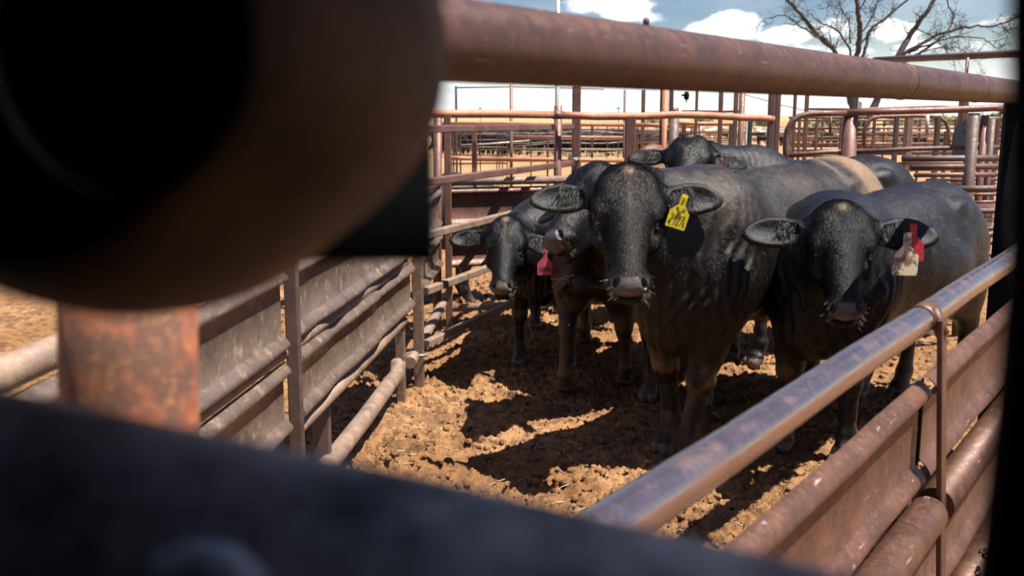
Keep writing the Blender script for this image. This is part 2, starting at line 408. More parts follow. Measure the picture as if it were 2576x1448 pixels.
def hide_material():
    m, t, bs = newmat('cattle_hide')
    at = N(t, 'ShaderNodeAttribute', attribute_name='Col'); v = N(t, 'ShaderNodeTexCoord').outputs['Object']
    n1 = noise(t, v, 30, 8, .7); mp = N(t, 'ShaderNodeMapping'); mp.inputs['Scale'].default_value = (1, 1, .32); t.links.new(v, mp.inputs[0])
    n2 = noise(t, mp.outputs[0], 120, 5, .75); n3 = noise(t, v, 5, 6, .65); n4 = noise(t, v, 70, 5, .7)
    dust = math_n(t, 'MULTIPLY', maprange(t, math_n(t, 'ADD', math_n(t, 'MULTIPLY', n3, .6), math_n(t, 'MULTIPLY', n1, .4)), .36, .66), at.outputs['Alpha'])
    col = mixc(t, dust, at.outputs['Color'], (.085, .060, .044))
    specks = math_n(t, 'MULTIPLY', maprange(t, n4, .72, .76), .5); col = mixc(t, specks, col, (.30, .23, .15))
    t.links.new(col, bs.inputs['Base Color'])
    t.links.new(maprange(t, n1, .3, .7, .27, .40), bs.inputs['Roughness'])
    bs.inputs['Specular IOR Level'].default_value = .30
    bs.inputs['Sheen Weight'].default_value = .0; bs.inputs['Sheen Roughness'].default_value = .4; bs.inputs['Sheen Tint'].default_value = (.8, .8, .85, 1)
    hh = math_n(t, 'ADD', n2, math_n(t, 'MULTIPLY', n1, 1.2))
    bump_to(t, bs, hh, .75, .0048)
    return m
M['hide'] = hide_material()
def nose_material():
    m, t, bs = newmat('wet_nose'); at = N(t, 'ShaderNodeAttribute', attribute_name='Col'); v = N(t, 'ShaderNodeTexCoord').outputs['Object']
    t.links.new(at.outputs['Color'], bs.inputs['Base Color']); bs.inputs['Roughness'].default_value = .27; bs.inputs['Specular IOR Level'].default_value = .6
    vo = N(t, 'ShaderNodeTexVoronoi', in_Scale=210.); t.links.new(v, vo.inputs['Vector']); bump_to(t, bs, vo.outputs[0], .6, .003); return m
M['nose'] = nose_material()
def simple(name, c, rough=.4, spec=.5):
    m, t, bs = newmat(name); v = N(t, 'ShaderNodeTexCoord').outputs['Object']
    t.links.new(mixc(t, maprange(t, noise(t, v, 60, 6, .7), .4, .65), tuple(x * .6 for x in c), c), bs.inputs['Base Color'])
    bs.inputs['Roughness'].default_value = rough; bs.inputs['Specular IOR Level'].default_value = spec; return m
M['eye'] = simple('eye_gloss', (.006, .005, .005), .08, .8)
M['hair'] = simple('hair_black', (.018, .015, .013), .45)
M['whisk'] = simple('whisker', (.5, .45, .38), .4)
M['tailhair'] = simple('tail_hair', (.022, .013, .010), .65, .25)
M['tag_yellow'] = simple('tag_yellow', (.85, .68, .02), .45)
M['tag_red'] = simple('tag_red', (.62, .03, .045), .45)
M['tag_pink'] = simple('tag_pink', (.62, .10, .14), .5)
M['tag_pale'] = simple('tag_pale', (.62, .50, .34), .5)
M['ink'] = simple('ink', (.03, .03, .03), .6)
def tagdirt():
    m, t, bs = newmat('tag_dirty'); v = N(t, 'ShaderNodeTexCoord').outputs['Object']
    t.links.new(mixc(t, maprange(t, noise(t, v, 28, 8, .7), .42, .54), (.20, .12, .07), (.72, .60, .40)), bs.inputs['Base Color']); bs.inputs['Roughness'].default_value = .5; return m
M['tag_dirty'] = tagdirt()

def strands(name, items, r, mat, parent):
    mb = MB()
    for pts in items: mb.tube(pts, [r, r * .8, r * .25] if len(pts) == 3 else r, n=3, caps=False)
    return mb.obj(name, mat, parent)

def tag(parent, pos, right, down, w, mat, lines=(), ink=True, name='ear_tag', back=0., symbol=False):
    """ear tag: neck and five-sided plate; pos = top of the neck; right/down world unit vectors"""
    r = Vector(right).normalized(); d = Vector(down).normalized(); n = d.cross(r).normalized()   # towards the viewer when n.y<0
    if n.y > 0: n = -n
    pos = Vector(pos) - n * back
    o = [(-.16, 0), (-.11, -.05), (.11, -.05), (.16, 0), (.15, .48), (.5, .86), (.5, 1.62), (.46, 1.66), (-.46, 1.66), (-.5, 1.62), (-.5, .86), (-.15, .48)]
    bm = bmesh.new(); fr = [bm.verts.new(pos + r * (a * w) + d * (b * w) + n * .0012) for a, b in o]; bk = [bm.verts.new(pos + r * (a * w) + d * (b * w) - n * .0012) for a, b in o]
    f1 = bm.faces.new(fr); bm.faces.new(bk[::-1])
    for i in range(len(o)): bm.faces.new((fr[i], bk[i], bk[(i + 1) % len(o)], fr[(i + 1) % len(o)]))
    bmesh.ops.recalc_face_normals(bm, faces=bm.faces)
    me = bpy.data.meshes.new(name); bm.to_mesh(me); bm.free()
    t = link(name, me, mat, parent)
    rot = Matrix((r, -d, n)).transposed().to_4x4()
    for (txt, yy, size) in lines:
        cu = bpy.data.curves.new('number', 'FONT'); cu.body = txt; cu.align_x = 'CENTER'; cu.align_y = 'CENTER'; cu.size = size * w; cu.offset = .00035
        tmp = bpy.data.objects.new('tmp', cu); COL.objects.link(tmp)
        me = bpy.data.meshes.new_from_object(tmp.evaluated_get(bpy.context.evaluated_depsgraph_get())); bpy.data.objects.remove(tmp)
        me.transform(Matrix.Translation(pos + d * (yy * w) + n * .0022) @ rot)
        link('number', me, M['ink'], t)
    if symbol:
        mb = MB(); q = lambda a, b: pos + r * (a * w) + d * (b * w) + n * .0024
        mb.tube([q(-.22, .62), q(-.12, .64), q(-.1, .78), q(0, .86), q(.1, .78), q(.14, .66), q(.26, .68)], .0011, 4)
        mb.tube([q(0, .86), q(0, 1.02)], .0011, 4); mb.tube([q(-.12, 1.02), q(.12, 1.02)], .0011, 4)
        mb.obj('brand_mark', M['ink'], t)
    mb = MB(); c = pos + d * (.08 * w); mb.tube([c - n * .004, c + n * .006], .006, 8); mb.obj('button', mat, t)
    return t

def cow(name, label, front, fw, gap=1.3, s=1., width=1., hump=1., head=None, hint=(0, -1, 0), res=.009, feet=None, tint=(.012, .011, .011), dust=.4, seed=0,
        tan_rump=0., brown=0., tan_hump=0., ears=((0, 0), (0, 0)), tail=None, coat=0, wz=0., detail=True, muzzle=(.06, .045, .04), dewlap=1., back_z=0., mudlegs=.6, headw=1., el=1., group='cattle in the pen'):
    fw = ax(fw[0], fw[1], 0); lf = np.array([-fw[1], fw[0], 0]); up = np.array([0, 0, 1.]); B = np.stack([fw, lf, up])
    front = np.array([front[0], front[1], 0.]); gx = gap / s            # distance front to hind legs in local units
    O = front - fw * .52 * s
    xs = lambda x: x if x > .3 else .3 + (x - .3) * (gx - .22) / 1.02   # stretch the trunk
    W = lambda x, y, z: O + s * (xs(x) * fw + y * width * lf + z * up)
    F = Field()
    def E(x, y, z, a, b, c, k=.08, rot=None): F.ell(W(x, y, z), B if rot is None else rot, np.array([a * (1 if x > .3 else (gx - .22) / 1.02), b * width, c]) * s, k * s)
    def C(a, b, r1, r2, k=.05): F.cone(W(*a), W(*b), r1 * s, r2 * s, k * s)
    bz = back_z
    E(-.08, 0, .92, .70, .33, .35); E(-.32, 0, .89, .46, .35, .36, .12); E(.42, 0, .90, .34, .29, .37, .12); E(.62, 0, .74, .15, .15, .20, .1)
    E(.40, 0, 1.15 + bz + wz, .34, .14, .16, .12)
    if hump > .05: E(.46, 0, 1.20 + .1 * hump + wz, .18, .085, .05 + .09 * hump, .09)
    E(-.22, 0, 1.15 + bz, .55, .17, .12, .12); E(-.62, 0, 1.07, .30, .27, .26, .12)
    for y in (-1, 1):
        E(-.50, .215 * y, 1.19, .075, .045, .05, .05); E(-.90, .10 * y, 1.06, .08, .06, .08, .1)
        E(-.70, .16 * y, .84, .23, .14, .31, .1); E(.42, .19 * y, .95, .17, .10, .28, .12)
        E(-.28, .30 * y, .80, .12, .05, .14, .12)
    E(-.84, 0, 1.17, .12, .08, .07, .1); C((-.80, 0, 1.235), (-.45, 0, 1.262), .05, .045, .06); C((-.45, 0, 1.262), (.15, 0, 1.235 + bz), .04, .04, .06)
    legs = {'fl': (.50, .17), 'fr': (.50, -.17), 'hl': (-.78, .18), 'hr': (-.78, -.18)}; feet = feet or {}; fp = {}
    for kx, (lx, ly) in legs.items():
        dx, dy = feet.get(kx, (0, 0)); dx /= s; dy /= s; x2, y2 = lx + dx, ly + dy
        if kx[0] == 'f':
            C((lx - .02, ly, .84), (lx + dx * .3, ly + dy * .4, .52), .145, .080, .08)
            C((lx + dx * .3, ly + dy * .4, .52), (lx + dx * .55 + .01, ly + dy * .6, .42), .066, .06, .04)
            F.ell(W(lx + dx * .55 + .015, ly + dy * .6, .42), B, np.array([.06, .062, .075]) * s, .03)
            C((lx + dx * .55, ly + dy * .6, .40), (x2, y2, .16), .050, .040, .03)
            E(x2, y2, .145, .050, .05, .048, .03); C((x2, y2, .13), (x2 + .035, y2, .06), .042, .052, .025)
        else:
            C((lx + .1, ly * .95, .78), (lx - .02 + dx * .4, ly + dy * .4, .52), .15, .066, .08)
            C((lx - .03 + dx * .4, ly + dy * .4, .52), (lx - .05 + dx * .5, ly + dy * .5, .45), .06, .058, .04)
            C((lx - .05 + dx * .5, ly + dy * .5, .46), (x2 - .01, y2, .16), .052, .040, .03)
            E(x2 - .01, y2, .145, .050, .048, .048, .03); C((x2, y2, .13), (x2 + .035, y2, .06), .042, .052, .025)
        C((x2 + .04, y2 - .022, .05), (x2 + .075, y2 - .028, .022), .040, .034, .012); C((x2 + .04, y2 + .022, .05), (x2 + .075, y2 + .028, .022), .040, .034, .012)
        fp[kx] = (x2, y2)
    # tail root
    tl = tail or [(-.97, 0, 1.12), (-1.03, 0, .95), (-1.02, .02, .6)]
    for a, b in zip(tl[:-1], tl[1:]): C(a, b, .030, .022, .03)
    if tail and len(tail) > 3:
        C(tl[-2], tl[-1], .035, .055, .03); C(tl[-1], (tl[-1][0], tl[-1][1] + .09, tl[-1][2] - .05), .052, .025, .03)
    # head frame
    hp, hm = np.array(head[0]), np.array(head[1]); L = np.linalg.norm(hm - hp); f = (hm - hp) / L; q = L / .56
    u = np.array(hint, float); u = u - f * (u @ f); u /= np.linalg.norm(u); sd = np.cross(u, f)      # sd: towards the viewer's right for a facing head
    HB = np.stack([f, sd, u]); Hw = lambda a, b, c: hp + q * (a * f + b * headw * sd + c * u)
    def HE(a, b, c, x, y, z, k=.04, sub=False, R_=None): F.ell(Hw(a, b, c), HB if R_ is None else R_, np.array([x, y * (headw if R_ is None else 1), z]) * q, k * q, sub)
    def HC(a, b, r1, r2, k=.04, sub=False): F.cone(Hw(*a), Hw(*b), r1 * q, r2 * q, k * q, sub)
    # neck
    nb1, nb2 = W(.42, 0, 1.10 + bz * .5), W(.50, 0, .86); h1, h2 = Hw(.06, 0, -.185), Hw(.20, 0, -.185)
    F.cone(nb1, h1, .235 * s, .112 * q, .11 * s); F.cone(nb2, h2, .22 * s, .095 * q, .11 * s)
    F.cone(W(.40, 0, 1.19 + bz + wz), Hw(.03, 0, -.13), .12 * s, .10 * q, .1 * s)
    mid = (nb2 * .55 + h2 * .45); F.cone(mid - up * .12 * s * dewlap, W(.64, 0, .66), .05 * s, .09 * s, .13 * s)
    # skull
    HE(.11, 0, -.10, .14, .148, .13, .05); HE(.035, 0, -.080, .070, .092, .075, .06)
    HE(.10, .062, -.022, .10, .062, .052, .03); HE(.10, -.062, -.022, .10, .062, .052, .012)
    HC((.15, 0, -.085), (.45, 0, -.045), .126, .070, .05)
    HC((.20, 0, -.035), (.46, 0, .0), .055, .055, .05)
    HE(.23, .060, -.14, .12, .066, .085, .05); HE(.23, -.060, -.14, .12, .066, .085, .05)
    HC((.28, 0, -.17), (.49, 0, -.105), .075, .05, .05)
    for b in (-1, 1):
        HE(.172, .116 * b, -.040, .055, .034, .045, .04)
        HE(.285, .112 * b, -.080, .045, .024, .032, .04)
        HE(.236, .165 * b, -.040, .045, .032, .050, .03, True)
    eyes = []
    for b in (-1, 1):
        ts = np.linspace(.20, .04, 60); pts = np.array([Hw(.228, t * b / headw, -.045) for t in ts]); ins = np.argmax(F.ev(pts) < 0); t0 = ts[ins] / headw
        HE(.206, (t0 + .000) * b, -.040, .016, .014, .030, .014)
        HE(.228, (t0 + .010) * b, -.043, .015, .016, .027, .010, True)
        HE(.254, (t0 - .004) * b, -.048, .012, .010, .026, .012); eyes.append(Hw(.229, (t0 - .011) * b, -.045))
    HE(.495, 0, -.030, .060, .093, .070, .03); HE(.522, 0, .003, .036, .074, .038, .025)
    HE(.535, 0, -.095, .035, .062, .038, .02)
    HE(.556, 0, -.062, .018, .075, .006, .012, True)
    for b in (-1, 1):
        rr = np.stack([ax(*(f * .9 + sd * b * .45)), ax(*(sd * b * .9 - f * .45)), u])
        F.ell(Hw(.520, .056 * b, .036), rr, np.array([.026, .012, .032]) * q, .010 * q, True)
    # ears
    for b, (dr, tw) in zip((-1, 1), ears):
        e = ax(*(sd * b * math.cos(dr) + f * math.sin(dr) - u * .06)); wd = ax(*(f - e * (f @ e))); wd = ax(*(wd * math.cos(tw) + np.cross(e, wd) * math.sin(tw)))
        th = np.cross(e, wd); th = th if th @ u > 0 else -th; RR = np.stack([e, wd, th]); root = Hw(.085, .112 * b, -.095); q0 = q; q = q * el
        F.cone(root - e * .02 * q, root + e * .10 * q, .050 * q, .030 * q, .05 * q)
        F.ell(root + e * .155 * q + wd * .012 * q, RR, np.array([.128, .072, .021]) * q, .022 * q)
        F.ell(root + e * .235 * q + wd * .022 * q, RR, np.array([.070, .042, .014]) * q, .02 * q)
        F.ell(root + e * .175 * q + wd * .012 * q + th * .024 * q, RR, np.array([.112, .058, .026]) * q, .010 * q, True)
        q = q0
        if b == 1: ear_r = (root, e, wd, th)
        else: ear_l = (root, e, wd, th)
    V, Q, Nn = polygonise(F, res)
    # relief: neck folds, muscle variation, veins
    nm = (nb1 + nb2) / 2; hx = (h1 + h2) / 2; axn = ax(*(hx - nm)); LN = np.linalg.norm(hx - nm)
    t = ((V - nm) @ axn) / LN; perp = np.linalg.norm(V - nm - ((V - nm) @ axn)[:, None] * axn, axis=1)
    hl = (V - hp) @ HB.T / q
    headmask = sstep(.30, .16, np.linalg.norm(hl - np.array([.22, 0, -.06]), axis=1) - .12)
    nmask = sstep(-.35, .1, t) * sstep(1.15, .8, t) * sstep(.55 * s, .3 * s, perp) * (1 - headmask)
    wob = perlin(V * 5. + seed); fold = np.sin((t * LN) / .028 * 6.28 / 2 + 6 * wob + 1.2 * perlin(V * 14 + seed))
    bl = (V - O) @ B.T / s
    disp = nmask * .0065 * s * fold + .008 * s * fbm(V * 3.4 + seed, 2) * (1 - .5 * headmask) + .0012 * perlin(V * 24)
    disp -= nmask * .0065 * s * fold * sstep(1.0, 1.18, bl[:, 2]) * .85
    chest = sstep(.35, .6, bl[:, 0]) * (1 - headmask) * sstep(1.15, .9, bl[:, 2]); disp += .0035 * s * chest * np.sin(bl[:, 1] * 120 + 14 * bl[:, 2] * perlin(V * 1.5) + 3 * wob)
    # ribs and hip hollow, forehead curls, knees
    disp -= .030 * s * np.exp(-(((np.abs(bl[:, 1]) - .24) / .10) ** 2 + ((bl[:, 0] + .42) / .1) ** 2 + ((bl[:, 2] - 1.05) / .08) ** 2))
    fore = np.exp(-((hl[:, 0] - .1) / .12) ** 2 - (hl[:, 1] / .09) ** 2) * (hl[:, 2] > -.08)
    disp += .0035 * q * fore * perlin(np.stack([hl[:, 0] * 30, hl[:, 1] * 55, hl[:, 2] * 20], 1) + seed)
    for b in (-1, 1):                                    # lid folds over each eye
        rr = np.sqrt(((hl[:, 0] - .225) / 1.) ** 2 + ((hl[:, 1] - .12 * b)) ** 2); disp += .0012 * q * np.sin(rr * 330) * sstep(.085, .05, rr) * sstep(.02, .035, rr) * (hl[:, 2] > -.12)
    V = V + Nn * disp[:, None]
    # colour
    n = len(V); c = np.tile(np.array([*tint, 1.]), (n, 1)); nz = fbm(V * 6 + seed, 4); 
    def paint(m, col, al=None):
        m = np.clip(m, 0, 1)[:, None]; c[:, :3] = c[:, :3] * (1 - m) + np.array(col) * m
    top = sstep(.95, 1.25, bl[:, 2]) * (1 - headmask); c[:, 3] = dust * (.08 + .92 * top)
    c[:, 3] = np.maximum(c[:, 3], headmask * dust * .22)
    if brown: paint(brown * sstep(-.1, .5, nz + .3), (.06, .034, .022))
    if tan_hump: paint(tan_hump * .85 * sstep(1.17, 1.27, bl[:, 2] + .07 * nz) * sstep(.1, .3, bl[:, 0]), (.25, .095, .033))
    if tan_rump:
        xr = xs(-.62); m = sstep(xr + .19, xr + .04, bl[:, 0] + .10 * nz + .18 * (1.1 - bl[:, 2])) * sstep(.85, 1.0, bl[:, 2]); paint(m * tan_rump, (.26, .165, .09))
        m = np.exp(-((bl[:, 0] - xr - .23 - .04 * nz) / .03) ** 2) * sstep(1.2, 1.28, bl[:, 2]); paint(m * .25, (.42, .32, .22))
    leg = sstep(.42, .12, bl[:, 2]) * sstep(-.1, .4, nz + .2 - bl[:, 2] * .6) * (1 - headmask); paint(mudlegs * .8 * leg, (.13, .08, .042))
    kn = np.exp(-((bl[:, 2] - .41 - .03 * nz) / .055) ** 2) * (bl[:, 0] > .3) * (1 - headmask); paint(mudlegs * .9 * kn * sstep(-.1, .35, nz), (.19, .115, .06))
    hoof = (bl[:, 2] < .055) * 1.; paint(hoof * .8, (.13, .10, .08))
    mz = sstep(.475, .505, hl[:, 0] + .3 * np.maximum(0, .02 - hl[:, 2]) * 0) * (hl[:, 2] > -.055) * (np.abs(hl[:, 1]) < .075 * headw); paint(mz, np.array(muzzle) * 1.7)
    for b in (-1, 1):
        ns = np.exp(-(((hl[:, 0] - .515) / .03) ** 2 + ((hl[:, 1] - .058 * b * headw) / .018) ** 2) * .9) * (hl[:, 2] > -.05); paint(ns, (.008, .006, .006))
        ey = np.exp(-(((hl[:, 0] - .225) / .03) ** 2 + ((np.abs(hl[:, 1]) - .125 * headw) / .035) ** 2)) * (hl[:, 2] > -.12); paint(ey * .95, (.006, .006, .006))  # eye sockets: their shade is painted near black
    pl = np.exp(-((hl[:, 0] - .0) / .025) ** 2 - ((hl[:, 1]) / .022) ** 2) * (hl[:, 2] > -.12); paint(pl * .75, (.34, .24, .15))  # poll tuft: sunlight on it painted as a paler spot
    st = np.exp(-(hl[:, 1] / .012) ** 2) * sstep(.0, .05, hl[:, 0]) * sstep(.26, .18, hl[:, 0]) * (hl[:, 2] > -.06); paint(st * .4 * sstep(-.2, .3, nz), (.16, .11, .08))
    for (root, e, wd, th) in (ear_l, ear_r):
        ev = (V - root) @ np.stack([e, wd, th]).T / q; m = sstep(.02, .06, ev[:, 0]) * (np.abs(ev[:, 1]) < .055) * (ev[:, 2] > -.012) * (ev[:, 2] < .02) * (ev[:, 0] < .27)
        paint(m * .9, (.004, .0035, .0035)); c[:, 3] *= 1 - .9 * m
    root_o = thing(name, label, 'bull' if 'bull' in name else 'cow', tuple(O), group)
    me = bpy.data.meshes.new('body'); me.vertices.add(n); me.vertices.foreach_set('co', V.astype(np.float32).ravel())
    me.loops.add(len(Q) * 4); me.loops.foreach_set('vertex_index', Q.ravel().astype(np.int32)); me.polygons.add(len(Q)); me.polygons.foreach_set('loop_start', np.arange(0, len(Q) * 4, 4, dtype=np.int32))
    me.update(calc_edges=True); me.shade_smooth()
    a = me.color_attributes.new('Col', 'FLOAT_COLOR', 'POINT'); a.data.foreach_set('color', c.astype(np.float32).ravel())
    me.materials.append(M['hide']); me.materials.append(M['nose'])
    me.polygons.foreach_set('material_index', (mz[Q].mean(1) > .5).astype(np.int32)); link('body', me, None, root_o)
    rng = random.Random(seed)
    if detail:
        for ec in eyes:
            bm = bmesh.new(); bmesh.ops.create_uvsphere(bm, u_segments=20, v_segments=12, radius=.020 * q); bmesh.ops.translate(bm, verts=bm.verts, vec=Vector(ec))
            me = bpy.data.meshes.new('eye'); bm.to_mesh(me); bm.free(); me.shade_smooth(); link('eye', me, M['eye'], root_o)
        for (rt, e, wd, th) in (ear_l, ear_r):
            its = []
            for _ in range(200):
                t0 = rng.uniform(.03, .17); p0 = rt + q * (e * t0 + wd * rng.uniform(-.052, .03) + th * rng.uniform(.0, .014))
                dirv = ax(*(wd * rng.uniform(.2, 1.1) + e * rng.uniform(-.2, .9) + th * rng.uniform(.1, .7) + up * -.35)); l = q * rng.uniform(.025, .07)
                its.append([p0, p0 + dirv * l * .55 + th * .004, p0 + dirv * l - up * l * .25])
            strands('ear_hair', its, .0013, M['hair'], root_o)
        for bb_ in (-1, 1):
          its = []
          for _ in range(35):
            b = bb_; a0 = rng.uniform(.47, .565); s0 = rng.uniform(.045, .072) * (1 if a0 < .54 else .8); p0 = Hw(a0, s0 * b, rng.uniform(-.08, .01))
            dirv = ax(*(sd * b * rng.uniform(.3, 1) + u * rng.uniform(0, .6) + f * rng.uniform(0, .9))); l = q * rng.uniform(.02, .055)
            its.append([p0, p0 + dirv * l * .6, p0 + dirv * l - up * .006])
          strands('whiskers', its, .0004, M['whisk'], root_o)
    # tail switch
    if tail or detail:
        its = []; a, b = np.array(W(*tl[-2])), np.array(W(*tl[-1])); dv = ax(*(b - a))
        for _ in range(520 if tail else 120):
            p0 = a + (b - a) * rng.uniform(.0, 1.25) + np.array([rng.gauss(0, .024 if tail else .012) for _ in range(3)]) * s; j = np.array([rng.gauss(0, .28) for _ in range(3)])
            l = rng.uniform(.07, .17) * s; p1 = p0 + (dv + j * .5) * l * .45; its.append([p0, p1, p1 + (dv * .35 + j - up * .8) * l * .6])
        strands('tail_hair', its, .0024, M['tailhair'], root_o)
    if coat:
        # short coat: one small blade per hair tuft, lying along the hide
        rg = np.random.RandomState(seed); A3 = V[Q]; wgt = np.linalg.norm(np.cross(A3[:, 1] - A3[:, 0], A3[:, 3] - A3[:, 0]), axis=1)
        eh = np.zeros(n)
        for (rt, e, wd, th) in (ear_l, ear_r): eh = np.maximum(eh, (((V - rt) @ e) / q > .06) * (np.linalg.norm(V - rt, axis=1) < .36 * q))
        hm_ = headmask[Q[:, 0]]; wgt = wgt * (1 - .93 * eh[Q[:, 0]]); wgt = wgt * (.2 + 2.2 * hm_) * (mz[Q[:, 0]] < .5) * (bl[Q[:, 0], 2] > .3); wgt /= wgt.sum()
        fi = rg.choice(len(Q), coat, p=wgt); r1, r2 = rg.rand(coat, 1), rg.rand(coat, 1); p = A3[fi, 0] * (1 - r1) * (1 - r2) + A3[fi, 1] * r1 * (1 - r2) + A3[fi, 2] * r1 * r2 + A3[fi, 3] * (1 - r1) * r2
        nn_ = Nn[Q[fi, 0]]; fl_ = -.55 * fw + -.8 * up; fl_ = fl_ * (1 - hm_[fi])[:, None] + f * hm_[fi][:, None] + rg.normal(size=(coat, 3)) * .3
        fl_ = fl_ - nn_ * (fl_ * nn_).sum(1)[:, None]; fl_ /= np.linalg.norm(fl_, axis=1)[:, None] + 1e-6
        sd_ = np.cross(nn_, fl_); ln = rg.uniform(.007, .016, (coat, 1)); d_ = fl_ + nn_ * rg.uniform(.15, .6, (coat, 1))
        VV = np.concatenate([p - sd_ * .0009, p + sd_ * .0009, p + d_ * ln]); k_ = np.arange(coat); FF = np.stack([k_, k_ + coat, k_ + 2 * coat], 1)
        me = bpy.data.meshes.new('coat'); me.vertices.add(len(VV)); me.vertices.foreach_set('co', VV.astype(np.float32).ravel())
        me.loops.add(coat * 3); me.loops.foreach_set('vertex_index', FF.ravel().astype(np.int32)); me.polygons.add(coat); me.polygons.foreach_set('loop_start', np.arange(0, coat * 3, 3, dtype=np.int32)); me.update(calc_edges=True)
        a_ = me.color_attributes.new('Col', 'FLOAT_COLOR', 'POINT'); cc = c[Q[fi, 0]].copy(); cc[:, :3] = np.clip(cc[:, :3] * 1.0 + .001 + rg.rand(coat, 1) ** 4 * .03, 0, 1); a_.data.foreach_set('color', np.tile(cc, (3, 1)).astype(np.float32).ravel())
        o = link('coat', me, M['hide'], root_o); o['kind'] = 'stuff'
    return root_o, dict(ear_l=ear_l, ear_r=ear_r, q=q, W=W, Hw=Hw, f=f, sd=sd, u=u, V=V, Q=Q)

vec = lambda p: tuple(p)
def earpt(info, side, a, w, t=.01):
    r, e, wd, th = info['ear_' + side]; return r + info['q'] * (e * a + wd * w + th * t)

# the large bull in the middle
bull, ia = cow('black_bull', 'large dusty black bull in the middle with a yellow ear tag and a tan rump', (.80, 4.50), (-.68, -.73), gap=1.55, s=1.03, width=.90, hump=.0, wz=-.10,
    head=(P(1582, 428, 4.16), P(1583, 742, 3.92)), hint=(0, -1, .25), res=.0078, tint=(.005, .004, .0035), dust=.55, coat=90000, tan_rump=1., seed=1, ears=((.02, .1), (-.08, .05)),
    feet={'fl': (.10, -.07), 'fr': (-.06, .05)}, mudlegs=.85, muzzle=(.06, .049, .045), headw=1.08, tail=[(-.97, 0, 1.10), (-1.03, 0, .95), (-1.0, 0, .7)])
t = tag(bull, P(1724, 492, 4.08), (math.cos(.30), 0, -math.sin(.30)), (-math.sin(.30), 0, -math.cos(.30)), .084, M['tag_yellow'], (('2032', 1.13, .36), ('4 1S1S', 1.42, .32)), symbol=True)
t['label'] = 'tilted yellow ear tag with black writing'
# the bull at the right behind the rail
bullr, ig = cow('black_bull', 'glossy black bull at the right behind the rail with pale and red ear tags', (1.44, 4.55), (-.70, -.71), gap=1.30, s=.94, width=.94, hump=.0, wz=-.13,
    head=(P(2120, 520, 4.12), P(2127, 803, 3.90)), hint=(-.16, -1, .3), el=1.14, res=.0078, tint=(.004, .004, .0045), dust=.05, coat=80000, seed=2, ears=((.0, .05), (-.02, .0)), muzzle=(.055, .04, .038), headw=1.05)
t = tag(bullr, P(2298, 566, 4.06), (1, 0, -.05), (.05, 0, -1), .088, M['tag_red']); t['label'] = 'dark red ear tag behind the pale one'
t = tag(bullr, P(2284, 588, 4.03), (1, 0, -.02), (-.02, 0, -1), .103, M['tag_dirty']); t['label'] = 'pale ear tag caked with brown dirt'
# the small cow at the left
cowb, ib = cow('black_cow', 'small black cow at the left beside the gate with a pink ear tag', (.18, 6.28), (-.12, -1), gap=1.15, s=.80, hump=.2,
    head=(P(1272, 552, 5.92), P(1262, 738, 5.68)), hint=(-.1, -1, .3), res=.0085, tint=(.004, .004, .0045), dust=.06, coat=30000, seed=3, ears=((.05, 0), (.35, 0)), feet={'fl': (.02, .06), 'fr': (-.04, 0)}, muzzle=(.06, .046, .041), headw=.98, mudlegs=.3)
t = tag(cowb, P(1371, 630, 5.78), (1, 0, 0), (0, 0, -1), .088, M['tag_pink'], (('2886', 1.28, .42),)); t['label'] = 'pink ear tag numbered in black'
# the bull peering from behind the large one
bullc, ic = cow('black_bull', 'black bull whose muzzle pokes out left of the large bull, turned to the left', (.93, 5.46), (-.36, -1), gap=1.15, s=.90, hump=.2,
    head=(P(1478, 415, 5.10), P(1390, 622, 4.72)), hint=(-.75, -.5, .45), res=.0085, tint=(.005, .0045, .0045), dust=.08, coat=35000, seed=4, ears=((.1, .1), (.1, 0)), muzzle=(.035, .028, .026))
# the one seen from behind
cowh, ih = cow('black_cow', 'black brown cow seen from behind with muddy hind legs and a swinging tail', (.66, 6.90), (.14, 1), gap=1.15, s=.84, hump=.2,
    head=((.75, 7.25, 1.0), (.80, 7.65, .72)), hint=(0, .5, .8), res=.010, tint=(.018, .013, .011), dust=.2, brown=.8, seed=5, detail=True, mudlegs=.95,
    feet={'hl': (-.10, .02), 'hr': (.08, -.02)}, tail=[(-.97, 0, 1.10), (-1.06, -.10, .95), (-1.07, -.08, .80), (-1.08, .10, .80)])
# the head over the back
bulld, idd = cow('black_bull', 'black bull looking over the large bull\'s back, its hindquarters showing beyond it', (1.52, 6.46), (-.88, -.45), gap=1.20, s=.99, hump=.9,
    head=(P(1738, 343, 6.2), P(1704, 508, 5.84)), hint=(-.35, -1, .5), res=.009, tint=(.005, .005, .006), dust=.08, coat=35000, seed=6, ears=((.0, 0), (.25, .0)), back_z=.02)
t = tag(bulld, P(1816, 400, 6.0), (.35, 1, 0), (-.1, 0, -1), .085, M['tag_red']); t['label'] = 'red ear tag seen nearly edge on'
# brown-humped one behind
cowe, ie = cow('brown_cow', 'dark cow with a rust brown hump, mostly hidden behind the others', (1.05, 7.75), (-.80, -.55), gap=1.15, s=.95, hump=1.1,
    head=(P(1590, 420, 7.35), P(1550, 560, 7.0)), hint=(-.6, -.8, .4), res=.011, tint=(.02, .013, .010), dust=.15, tan_hump=.6, brown=.6, seed=8, detail=False)
# cow beyond the plates at the left
cowj, ij = cow('black_cow', 'black cow in the next pen, only its back and a leg showing beyond the plates', (-.42, 8.6), (.9, .2), gap=1.15, s=.82, hump=.1,
    head=((.05, 8.7, .95), (.35, 8.75, .62)), hint=(.5, 0, .8), res=.012, tint=(.02, .018, .017), dust=.3, seed=9, detail=False, group='cattle outside the pen')

